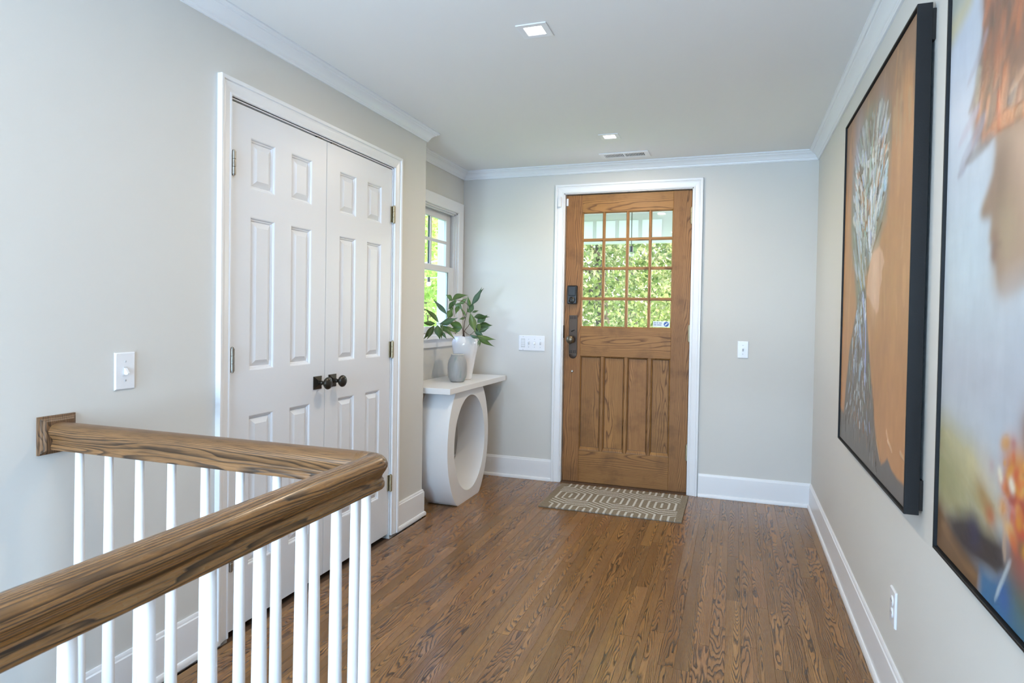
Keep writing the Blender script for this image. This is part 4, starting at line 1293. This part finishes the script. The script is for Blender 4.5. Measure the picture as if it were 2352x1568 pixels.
for (p, q, w_, c_) in (((0.40, 0.46), (0.455, 0.36), 0.016, S(176, 188, 222)), ((0.455, 0.40), (0.475, 0.20), 0.011, S(160, 168, 216)), ((0.44, 0.44), (0.46, 0.38), 0.007, S(238, 240, 246)),
                       ((0.30, 0.41), (0.33, 0.35), 0.016, S(190, 204, 222)), ((0.36, 0.37), (0.40, 0.30), 0.015, S(168, 182, 216)), ((0.23, 0.33), (0.24, 0.28), 0.016, S(172, 186, 198)),
                       ((0.40, 0.27), (0.38, 0.20), 0.012, S(160, 176, 190)), ((0.27, 0.28), (0.26, 0.17), 0.008, S(150, 160, 186)), ((0.42, 0.24), (0.44, 0.17), 0.010, S(152, 118, 92)),
                       ((0.19, 0.26), (0.18, 0.21), 0.011, S(140, 156, 158)), ((0.36, 0.20), (0.34, 0.14), 0.012, S(168, 178, 184)), ((0.52, 0.27), (0.56, 0.19), 0.009, S(150, 160, 140)),
                       ((0.36, 0.12), (0.38, 0.08), 0.014, S(160, 124, 98)), ((0.46, 0.11), (0.47, 0.075), 0.014, S(152, 116, 92)), ((0.55, 0.12), (0.57, 0.09), 0.010, S(156, 158, 190)),
                       ((0.13, 0.09), (0.125, 0.03), 0.006, S(58, 52, 48)), ((0.64, 0.06), (0.67, 0.01), 0.006, S(60, 52, 44)), ((0.66, 0.09), (0.72, 0.045), 0.010, S(190, 150, 112)),
                       ((0.78, 0.13), (0.82, 0.10), 0.010, S(214, 170, 134)), ((0.80, 0.11), (0.86, 0.09), 0.008, S(222, 184, 150)), ((0.93, 0.105), (0.98, 0.095), 0.008, S(198, 164, 130))):
    cv.stroke(p, q, w_, c_, 0.9, 0.7, int(p[1] * 1000))
cv.mottle(0.10, 30, 18, 44)
cv.mesh('canvas', p1, -1.420 - fi, 0.716 + fi, -0.0405, 'paint', 0.0022)

# near painting: a profile head under russet hair against pale blue
p2, fi = framed('painting', -2.915, -4.133, 0.716, 2.133, 'painting of a russet-haired face in profile on pale blue, thin black frame')
cv = Canvas(330, 420, W1, H1, S(190, 202, 216), 9)
n = fbm(cv.X * 4, cv.Y * 1.6, 15)[..., None]
cv.c = np.array(S(178, 194, 214)) * (1 - n) + np.array(S(206, 214, 226)) * n
cv.lay(np.clip((0.48 - cv.V) / 0.2, 0, 1) * np.clip((cv.V - 0.2) / 0.1, 0, 1), S(190, 192, 206), 0.6)
cv.blob((0.05, 0.80), 0.16, S(192, 208, 238), 0.6, 1.6)
cv.blob((0.13, 0.50), 0.10, S(196, 212, 230), 0.7, 1.4)
cv.poly([(-0.02, 0.85), (0.17, 0.93), (0.22, 1.02), (-0.02, 1.02)], S(160, 170, 162), 0.05, 0.95)
cv.poly([(-0.02, 0.842), (0.10, 0.865), (0.18, 0.92), (0.16, 0.94), (0.08, 0.89), (-0.02, 0.875)], S(196, 190, 148), 0.025, 0.85)
# face
face = [(0.235, 0.66), (0.245, 0.615), (0.238, 0.588), (0.222, 0.572), (0.192, 0.548), (0.186, 0.538), (0.194, 0.530), (0.236, 0.523), (0.232, 0.508), (0.228, 0.492), (0.250, 0.484), (0.240, 0.475), (0.244, 0.466), (0.262, 0.455), (0.270, 0.435), (0.278, 0.418), (0.300, 0.411), (0.40, 0.428), (0.52, 0.45), (0.66, 0.52), (0.72, 0.66), (0.60, 0.75)]
cv.poly(face, S(152, 122, 102), 0.010, 0.98)
cv.poly([(0.34, 0.63), (0.33, 0.56), (0.36, 0.49), (0.42, 0.46), (0.56, 0.49), (0.66, 0.62), (0.5, 0.70)], S(196, 164, 144), 0.06, 0.9)
cv.blob((0.268, 0.565), 0.036, S(134, 108, 94), 0.75, 2.8)
cv.blob((0.205, 0.534), 0.016, S(132, 104, 88), 0.75, 0.6)
cv.blob((0.30, 0.50), 0.05, S(172, 148, 122), 0.7, 1.6)
cv.blob((0.252, 0.473), 0.020, S(126, 84, 78), 0.85, 1.0)
cv.blob((0.255, 0.496), 0.016, S(134, 94, 84), 0.8, 0.8)
cv.stroke((0.240, 0.4845), (0.285, 0.486), 0.005, S(96, 66, 60), 0.8, 0, 2)
cv.blob((0.275, 0.445), 0.030, S(150, 120, 104), 0.6, 1.2)
cv.blob((0.32, 0.44), 0.06, S(176, 148, 136), 0.6, 0.8)
cv.poly([(0.30, 0.41), (0.42, 0.43), (0.52, 0.40), (0.6, 0.2), (0.45, 0.25)], S(190, 198, 214), 0.06, 0.85)
# hair
hair = [(0.175, 0.85), (0.185, 0.80), (0.17, 0.74), (0.14, 0.69), (0.15, 0.655), (0.17, 0.630), (0.25, 0.632), (0.33, 0.628), (0.42, 0.605), (0.55, 0.66), (0.72, 0.60), (0.86, 0.45), (0.95, 0.55), (0.95, 0.85), (0.8, 0.98), (0.5, 1.02), (0.19, 1.02)]
cv.poly(hair, S(132, 92, 72), 0.018, 0.97, 0.03, 51, 10)
hp = [S(150, 98, 74), S(110, 84, 68), S(178, 108, 76), S(92, 78, 68), S(164, 112, 84), S(190, 132, 108), S(126, 96, 72), S(198, 120, 78)]
for i in range(320):
    a = cv.rs.uniform(0.17, 0.95); b = cv.rs.uniform(0.64, 1.0)
    if a > 0.55: b = cv.rs.uniform(0.5, 1.0)
    l = min(cv.rs.uniform(0.02, 0.10), max(0.012, b - (0.635 if a < 0.6 else 0.45)))
    cv.stroke((a, b), (a - l * cv.rs.uniform(-0.1, 0.8), b - l), cv.rs.uniform(0.006, 0.020), hp[cv.rs.randint(len(hp))], 0.55, 0.2, i)
    if i == 260: cv.blur(6)
for i in range(60):
    a = cv.rs.uniform(0.22, 0.60); b = cv.rs.uniform(0.68, 0.95)
    cv.stroke((a, b + 0.04), (a + 0.004, b - 0.03), cv.rs.uniform(0.002, 0.005), S(196, 140, 114), 0.45, 0.3, i)
for (p, q, w_, c_, al) in (((0.30, 0.655), (0.19, 0.640), 0.020, S(186, 112, 70), 0.8), ((0.40, 0.640), (0.22, 0.655), 0.018, S(190, 118, 74), 0.8), ((0.25, 0.70), (0.26, 0.64), 0.010, S(206, 104, 64), 0.8),
                       ((0.44, 0.655), (0.30, 0.645), 0.014, S(196, 126, 80), 0.8), ((0.20, 0.68), (0.06, 0.610), 0.022, S(150, 146, 168), 0.75), ((0.24, 0.640), (0.10, 0.625), 0.015, S(122, 112, 110), 0.7),
                       ((0.17, 0.70), (0.06, 0.66), 0.016, S(184, 180, 202), 0.7), ((0.19, 0.74), (0.11, 0.70), 0.016, S(128, 98, 86), 0.6), ((0.20, 0.80), (0.10, 0.745), 0.014, S(164, 160, 176), 0.6),
                       ((0.16, 0.76), (0.15, 0.70), 0.020, S(186, 182, 168), 0.6), ((0.22, 0.86), (0.17, 0.81), 0.014, S(188, 122, 88), 0.7), ((0.28, 0.93), (0.20, 0.85), 0.025, S(160, 150, 172), 0.7),
                       ((0.32, 0.69), (0.29, 0.665), 0.020, S(118, 112, 116), 0.8), ((0.36, 0.70), (0.29, 0.68), 0.010, S(206, 160, 132), 0.7), ((0.33, 0.655), (0.34, 0.635), 0.024, S(102, 84, 66), 0.6)):
    cv.stroke(p, q, w_, c_, al, 0.3, int(p[0] * 997))
cv.blur(3)
# ground: olive, brown, navy, blue and the red-orange bouquet
cv.poly([(-0.02, 0.05), (-0.02, 0.215), (0.05, 0.205), (0.16, 0.190), (0.27, 0.165), (0.33, 0.125), (0.26, 0.085), (0.10, 0.060)], S(178, 172, 134), 0.05, 0.9, 0.02, 71)
for i in range(70):
    a = cv.rs.uniform(-0.02, 0.26); b = cv.rs.uniform(0.09, 0.21) - 0.12 * a
    cv.stroke((a, b), (a + cv.rs.uniform(0.05, 0.11), b - cv.rs.uniform(0.012, 0.035)), cv.rs.uniform(0.006, 0.018), [S(206, 200, 164), S(160, 158, 120), S(190, 176, 120), S(148, 146, 112), S(212, 206, 184), S(176, 148, 100)][i % 6], 0.45, 0.1, i)
cv.blob((0.10, 0.165), 0.13, S(196, 190, 150), 0.8, 0.55, -0.3)
cv.blob((0.05, 0.12), 0.14, S(160, 158, 116), 0.9, 0.6, -0.25)
cv.blob((0.19, 0.17), 0.06, S(210, 202, 156), 0.7, 0.5, -0.4)
cv.blob((0.25, 0.18), 0.07, S(206, 198, 190), 0.7, 0.6, -0.4)
cv.poly([(-0.02, -0.02), (-0.02, 0.085), (0.03, 0.075), (0.12, 0.055), (0.24, 0.035), (0.235, -0.02)], S(112, 82, 54), 0.025, 0.97)
cv.stroke((0.02, 0.045), (0.22, 0.015), 0.020, S(140, 108, 78), 0.7, 0, 3)
cv.poly([(0.065, 0.062), (0.11, 0.082), (0.18, 0.098), (0.25, 0.095), (0.33, 0.10), (0.345, 0.060), (0.31, 0.042), (0.24, 0.036), (0.15, 0.030), (0.09, 0.042)], S(46, 42, 50), 0.022, 0.97)
cv.blob((0.20, 0.078), 0.035, S(40, 44, 84), 0.8, 1.2)
cv.poly([(0.235, -0.02), (0.235, 0.036), (0.28, 0.038), (0.315, 0.044), (0.36, 0.07), (0.50, 0.08), (0.50, -0.02)], S(52, 112, 160), 0.014, 0.97)
cv.blob((0.335, 0.028), 0.030, S(44, 96, 176), 0.8)
cv.blob((0.40, 0.05), 0.06, S(78, 112, 98), 0.85, 1.2)
cv.blob((0.36, 0.085), 0.030, S(110, 104, 92), 0.8, 1.5)
cv.stroke((0.355, 0.085), (0.296, 0.010), 0.006, S(196, 214, 226), 0.9, 0.4, 7)
cv.blob((0.24, 0.135), 0.05, S(164, 128, 78), 0.8, 0.5, -0.5)
cv.blob((0.27, 0.118), 0.026, S(182, 102, 62), 0.85, 0.8)
cv.blob((0.32, 0.14), 0.022, S(222, 158, 84), 0.85, 1.0)
cv.stroke((0.325, 0.135), (0.33, 0.072), 0.011, S(196, 172, 150), 0.8, 0.2, 9)
cv.blob((0.345, 0.2), 0.040, S(206, 122, 62), 0.9, 1.0)
cv.blob((0.385, 0.20), 0.040, S(222, 168, 46), 0.9, 0.9)
cv.blob((0.385, 0.15), 0.050, S(196, 68, 44), 0.95, 1.5)
cv.blob((0.36, 0.165), 0.025, S(208, 80, 48), 0.9, 1.0)
cv.blob((0.385, 0.09), 0.04, S(128, 72, 70), 0.8, 1.0)
cv.blob((0.44, 0.14), 0.07, S(206, 90, 50), 0.95, 1.3)
cv.blob((0.5, 0.18), 0.09, S(150, 62, 54), 0.9, 1.0)
cv.blob((0.395, 0.25), 0.030, S(140, 98, 78), 0.8, 1.4)
for i in range(110):
    a = cv.rs.normal(0.42, 0.06); b = cv.rs.normal(0.165, 0.035)
    if a < 0.315: continue
    cv.blob((a, b), cv.rs.uniform(0.006, 0.018), [S(214, 150, 50), S(196, 72, 46), S(226, 180, 100), S(150, 56, 52), S(206, 100, 56), S(128, 92, 62)][i % 6], 0.75, cv.rs.uniform(0.5, 1.8), cv.rs.uniform(0, 3), 1.6)
for (a, b) in ((0.302, 0.184), (0.308, 0.176), (0.345, 0.178), (0.352, 0.172)):
    cv.blob((a, b), 0.010, S(242, 238, 222), 0.9)
cv.blob((0.35, 0.228), 0.013, S(176, 106, 106), 0.7); cv.blob((0.27, 0.185), 0.014, S(188, 160, 170), 0.6)
cv.blur(1)
cv.mottle(0.06, 40, 14, 61); cv.mottle(0.05, 9, 30, 63)
cv.c *= np.array([0.90, 0.865, 0.80])
cv.mesh('canvas', p2, -2.915 - fi, 0.716 + fi, -0.0405, 'paint_gloss', 0.0008)

# ------------------------------------------------------------------ switches, outlet, sensor
def wall_box(wall):
    """maps (u along wall, out of wall, z) to world for one wall"""
    if wall == 'left': return lambda u, o, z: (WC + o, u, z)
    if wall == 'back': return lambda u, o, z: (u, -o, z)
    return lambda u, o, z: (-o, u, z)
def cplate(f, u0, u1, z0, z1, t, c):
    vs = []
    for ins, d in ((0, 0.0004), (0, t - c), (c, t)):
        vs += [f(u0 + ins, d, z0 + ins), f(u1 - ins, d, z0 + ins), f(u1 - ins, d, z1 - ins), f(u0 + ins, d, z1 - ins)]
    fs = [(r * 4 + k, r * 4 + (k + 1) % 4, r * 4 + 4 + (k + 1) % 4, r * 4 + 4 + k) for r in range(2) for k in range(4)] + [(8, 9, 10, 11), (0, 1, 2, 3)]
    return MB().add(vs, fs)
def fbox(f, u0, u1, o0, o1, z0, z1):
    a, b = f(u0, o0, z0), f(u1, o1, z1)
    return MB().box(min(a[0], b[0]), max(a[0], b[0]), min(a[1], b[1]), max(a[1], b[1]), min(a[2], b[2]), max(a[2], b[2]))
def screw(f, u, z, o, parent, mat='screw'):
    ax = Vector(f(0, 1, 0)) - Vector(f(0, 0, 0))
    MB().lathe([(0.0034, 0), (0.0034, 0.0008), (0.0022, 0.0014), (0, 0.0014)], f(u, o, z), ax, 12).build('screw', mat, parent, smooth=40)
def toggle(f, u, z, o, parent, up):
    s = 1 if up else -1
    vs = []
    for (d, zz, hw) in ((0.0, -0.0115, 0.0052), (0.0, 0.0115, 0.0052)):
        pass
    prof_ = [(0.0, -0.0105 * s), (0.0, 0.0105 * s), (0.0075, 0.012 * s), (0.0135, 0.0105 * s), (0.014, 0.006 * s), (0.0045, -0.006 * s)]
    for q in (-0.0048, 0.0048):
        vs += [f(u + q * (0.75 if d > 0.01 else 1), o + d, z + h_) for d, h_ in prof_]
    n_ = len(prof_)
    fs = [(k, (k + 1) % n_, n_ + (k + 1) % n_, n_ + k) for k in range(n_)] + [tuple(range(n_)), tuple(range(n_, 2 * n_))]
    t = MB().add(vs, fs).build('toggle', 'plate', parent)
    fbox(f, u - 0.0062, u + 0.0062, o - 0.0005, o + 0.0005, z - 0.0128, z + 0.0128).build('toggle_slot', 'plate_grey', parent)
def switch(name, wall, u, z, label, ups, dimmer=False):
    f = wall_box(wall)
    n_ = len(ups) + (1 if dimmer else 0)
    w = 0.070 + 0.0460 * (n_ - 1)
    t = empty(name, f(u, 0, z), label, 'light switch')
    cplate(f, u - w / 2, u + w / 2, z - 0.0585, z + 0.0585, 0.006, 0.003).build('cover_plate', 'plate', t)
    us = [u - w / 2 + 0.035 + 0.0460 * k for k in range(n_)]
    for k, uu in enumerate(us):
        if dimmer and k == 0:
            r = fbox(f, uu - 0.0165, uu + 0.0165, 0.0055, 0.0068, z - 0.0335, z + 0.0335).build('rocker', 'plate_grey', t)
            for q in range(4):
                fbox(f, uu - 0.013, uu + 0.013, 0.0068, 0.0088, z - 0.024 + q * 0.0135, z - 0.0155 + q * 0.0135).build('slider_segment', 'plate', r)
            screw(f, uu, z + 0.0485, 0.006, t); screw(f, uu, z - 0.0485, 0.006, t)
        else:
            toggle(f, uu, z, 0.006, t, ups[k - (1 if dimmer else 0)])
            screw(f, uu, z + 0.030, 0.006, t); screw(f, uu, z - 0.030, 0.006, t)
switch('light_switch', 'left', -3.180, 1.060, 'white single toggle switch beside the closet doors', [False])
switch('light_switch', 'back', -0.448, 1.043, 'white single toggle switch right of the front door', [True])
switch('light_switch', 'back', -1.970, 1.043, 'wide white four-gang switch plate left of the front door', [True, False, True], True)
f = wall_box('right')
ou, oz = -2.345, 0.335
ot = empty('wall_outlet', f(ou, 0, oz), 'white duplex outlet low on the right wall beneath the paintings', 'outlet')
cplate(f, ou - 0.036, ou + 0.036, oz - 0.058, oz + 0.058, 0.007, 0.003).build('cover_plate', 'plate', ot)
for dz in (-0.0195, 0.0195):
    rc = MB().lathe([(0.0172, 0), (0.0172, 0.0018), (0.0160, 0.0026), (0.0, 0.0026)], f(ou, 0.007, oz + dz), (-1, 0, 0), 24, squash=0.84).build('receptacle', 'plate', ot, smooth=40)
    for du in (-0.0062, 0.0062):
        fbox(f, ou + du - 0.0011, ou + du + 0.0011, 0.0095, 0.0101, oz + dz - 0.001, oz + dz + 0.0075).build('slot', 'window_dark', rc)
screw(f, ou, oz, 0.007, ot)

s1 = MB().cbox(-1.775, -1.749, -0.036, -0.0205, 2.068, 2.145, 0.004).build('contact_sensor', 'plate', None)
tag(s1, 'small white contact sensor stuck on the door casing', 'sensor')
s2 = MB().cbox(-1.7215, -1.706, YF - 0.012, YF - 0.0002, 2.082, 2.138, 0.003).build('sensor_magnet', 'plate', None)
tag(s2, 'small white magnet block at the top left corner of the front door', 'sensor')

# ------------------------------------------------------------------ ceiling lights and vent
def ceiling_light(x, y, label, power):
    t = empty('recessed_light', (x, y, H), label, 'ceiling light', 'square recessed lights')
    o_, i_ = 0.061, 0.035
    mb = MB(); vs = []
    for s, z in ((o_, H - 0.0003), (o_, H - 0.004), (o_ - 0.003, H - 0.0045), (i_ + 0.002, H - 0.0035), (i_, H - 0.0012)):
        vs += [(x - s, y - s, z), (x + s, y - s, z), (x + s, y + s, z), (x - s, y + s, z)]
    mb.add(vs, [(r * 4 + k, r * 4 + (k + 1) % 4, r * 4 + 4 + (k + 1) % 4, r * 4 + 4 + k) for r in range(4) for k in range(4)])
    mb.build('trim_ring', 'trim', t)
    MB().box(x - i_, x + i_, y - i_, y + i_, H - 0.0012, H - 0.0004).build('lens', 'lens', t)
    l = add_light('lamp', 'AREA', (x, y, H - 0.006), (0, 0, -1), power, (1.0, 0.84, 0.63), shape='SQUARE', size=0.07)
    attach(l, t)
ceiling_light(-1.272, -2.266, 'lit square recessed ceiling light nearer the camera', 9)
ceiling_light(-1.265, -0.709, 'lit square recessed ceiling light near the front door vent', 10)
ceiling_light(-1.272, -3.823, 'square recessed ceiling light above the stair railing', 4)
vent = empty('ceiling_vent', (-1.247, -0.237, H), 'cream metal air vent in the ceiling above the front door', 'vent')
VX0, VX1, VY0, VY1 = -1.414, -1.080, -0.312, -0.164
mb = MB()
fr = 0.030
for a in ((VX0, VX1, VY0, VY0 + fr), (VX0, VX1, VY1 - fr, VY1), (VX0, VX0 + fr, VY0 + fr, VY1 - fr), (VX1 - fr, VX1, VY0 + fr, VY1 - fr), (-1.252, -1.242, VY0 + fr, VY1 - fr)):
    mb.box(*a, H - 0.006, H - 0.0005)
mb.build('vent_frame', 'console', vent)
MB().box(VX0 + fr, VX1 - fr, VY0 + fr, VY1 - fr, H - 0.0012, H - 0.0004).build('duct', 'dark', vent)
slat = None
for g0 in (VX0 + fr + 0.004, -1.2385):
    for k in range(13):
        c = (g0 + 0.0104 * k + 0.002, (VY0 + VY1) / 2, H - 0.004)
        if slat is None:
            slat = MB().add([(-0.0022, -0.044, -0.0018), (-0.0012, -0.044, -0.0022), (0.0022, -0.044, 0.0018), (0.0012, -0.044, 0.0022), (-0.0022, 0.044, -0.0018), (-0.0012, 0.044, -0.0022), (0.0022, 0.044, 0.0018), (0.0012, 0.044, 0.0022)],
                            [(0, 1, 2, 3), (4, 7, 6, 5), (0, 4, 5, 1), (1, 5, 6, 2), (2, 6, 7, 3), (3, 7, 4, 0)]).build('slat', 'console', None)
            slat.location = c; attach(slat, vent)
        else:
            shared('slat', slat.data, c, vent)

# ================================================================== OUTSIDE
struct(MB().box(-40, 25, 0.16, 60, -0.6, -0.45), 'ground', 'lawn', 'green lawn outside')
struct(MB().box(-40, W - 0.16, -12, 0.16, -0.6, -0.45), 'ground_side', 'lawn')
struct(MB().box(-2.7, 1.2, 0.16, 2.35, -0.45, -0.06), 'porch_floor', 'porch')
struct(MB().box(-2.75, 1.3, 0.16, 2.5, 2.36, 2.50), 'porch_ceiling', 'porch', 'pale ceiling of the porch outside the front door')
fri = struct(MB().box(-2.75, 1.3, 2.20, 2.30, 2.045, 2.36), 'porch_beam', 'porch', 'pale panelled beam across the porch')
for k in range(-3, 3):
    xx = -1.942 + 0.245 * k
    MB().box(xx, xx + 0.204, 2.190, 2.20, 2.075, 2.285).build('panel', 'porch_panel', fri)
pl = empty('porch_light', (-1.114, 1.2, 2.36), 'square recessed light in the porch ceiling', 'ceiling light')
MB().box(-1.18, -1.05, 1.14, 1.26, 2.352, 2.3598).build('trim_ring', 'trim', pl)
MB().box(-1.16, -1.07, 1.16, 1.24, 2.350, 2.352).build('lens', 'bulb', pl)
tag(MB().cbox(-3.705, -3.625, 1.96, 2.04, -0.45, 3.0, 0.004).build('garden_post', 'post', None), 'pale square post outside the nook window', 'post')

def hanging_bulb(x, y, z, r, mat, top, label):
    t = empty('string_bulb', (x, y, z), label, 'light bulb')
    MB().tube([(x, y, z + r + 0.05), (x, y, top)], 0.004, 8).build('cord', 'black', t)
    MB().lathe([(0.0, 0.055), (0.017, 0.054), (0.019, 0.0), (0.015, -0.004), (0.0, -0.004)], (x, y, z + r * 0.85), seg=16).build('socket', 'black', t, smooth=40)
    MB().lathe([(r * math.sin(math.pi * k / 12), -r * math.cos(math.pi * k / 12)) for k in range(13)], (x, y, z), seg=20).build('globe', mat, t, smooth=60)
    return t
hanging_bulb(-1.471, 1.6, 1.865, 0.028, 'bulb_clear', 2.36, 'clear bulb hanging from the porch ceiling beyond the door panes')
sb = hanging_bulb(-3.853, 2.0, 1.60, 0.026, 'bulb', 1.669, 'glowing white bulb on a string wire beyond the nook window')
MB().tube([(-6.5, 2.4, 1.83), (-5.2, 2.12, 1.70), (-3.853, 2.0, 1.667), (-3.711, 1.997, 1.675)], 0.005, 8).build('string_wire', 'post', sb)
cable = MB().tube([(-7.5, 2.6, 1.72), (-3.912, 2.0, 1.835), (-3.718, 1.99, 1.866)], 0.011, 8).build('white_cable', 'post', None)
tag(cable, 'thick white line strung to the garden post', 'cable')

def tree(x, y, h, r, nleaf, seed, label, tones, size=0.10):
    rs = np.random.RandomState(seed)
    t = empty('tree', (x, y, -0.45), label, 'tree', 'trees outside the house')
    mb = MB()
    mb.tube([(x, y, -0.45), (x + 0.05, y, 0.8), (x - 0.06, y + 0.04, 2.2), (x, y, h * 0.8)], [0.16, 0.13, 0.10, 0.03], 10)
    mb.build('trunk', 'bark', t, smooth=50)
    br = MB()
    for k in range(9):
        a = 2 * math.pi * k / 9 + rs.rand(); z = 0.3 + h * 0.07 * k; l = r * rs.uniform(0.5, 0.8)
        br.tube([(x, y, z), (x + l * 0.5 * math.cos(a), y + l * 0.5 * math.sin(a), z + 0.25), (x + l * math.cos(a), y + l * math.sin(a), z + 0.6)], [0.05, 0.03, 0.012], 6)
    br.build('boughs', 'bark', t, smooth=50)
    # clumps of leaves through the crown
    nc = 90
    cz = rs.uniform(-0.15, h, nc); ca = rs.uniform(0, 2 * np.pi, nc)
    prof_ = np.sqrt(np.clip(1 - ((cz - h * 0.42) / (h * 0.62)) ** 2, 0.05, 1))
    cr = r * prof_ * np.sqrt(rs.uniform(0.25, 1, nc))
    C_ = np.stack([x + cr * np.cos(ca), y + cr * np.sin(ca), cz], -1)
    which = rs.randint(0, nc, nleaf)
    P_ = C_[which] + rs.normal(0, 0.30, (nleaf, 3)) * np.array([1, 1, 0.75])
    d1 = rs.normal(0, 1, (nleaf, 3)); d1 /= np.linalg.norm(d1, axis=1)[:, None]
    d2 = np.cross(d1, rs.normal(0, 1, (nleaf, 3))); d2 /= np.linalg.norm(d2, axis=1)[:, None] + 1e-9
    s = size * rs.uniform(0.6, 1.3, (nleaf, 1))
    vs = np.stack([P_ - d1 * s * 0.5, P_ + d2 * s * 0.32, P_ + d1 * s * 0.5, P_ - d2 * s * 0.32], 1).reshape(-1, 3)
    q = np.arange(nleaf * 4, dtype=np.int32)
    me = bpy.data.meshes.new('foliage')
    me.vertices.add(len(vs)); me.vertices.foreach_set('co', vs.astype(np.float32).ravel())
    me.loops.add(len(q)); me.loops.foreach_set('vertex_index', q)
    me.polygons.add(nleaf); me.polygons.foreach_set('loop_start', np.arange(0, len(q), 4, dtype=np.int32))
    me.update(calc_edges=True); me.validate()
    tn = np.array(tones)[(which + rs.randint(0, 2, nleaf)) % len(tones)] * rs.uniform(0.7, 1.3, (nleaf, 1))
    color_attr(me, np.repeat(np.clip(tn, 0, 1), 4, axis=0))
    me.materials.append(M['tree_leaf'])
    o = bpy.data.objects.new('foliage', me); COL.objects.link(o); attach(o, t)
    tag(o, kind='stuff')
G1 = [(0.20, 0.25, 0.075), (0.29, 0.33, 0.12), (0.14, 0.20, 0.06), (0.38, 0.38, 0.20), (0.24, 0.26, 0.12)]
G2 = [(0.50, 0.66, 0.20), (0.60, 0.74, 0.28), (0.42, 0.60, 0.15), (0.66, 0.76, 0.34)]
tree(-2.7, 6.4, 4.6, 1.5, 30000, 1, 'yellow-green leafy tree seen through the front door panes', G1, 0.085)
tree(-3.2, 13.2, 6.5, 2.2, 20000, 3, 'taller tree standing behind the tree beyond the front door', G1, 0.13)
tree(-7.4, 7.4, 5.2, 1.7, 30000, 4, 'bright lime-green tree seen through the nook window', G2, 0.10)
tree(-9.8, 13.8, 6.5, 2.3, 22000, 5, 'tall bright green tree farther off beyond the nook window', G2, 0.15)
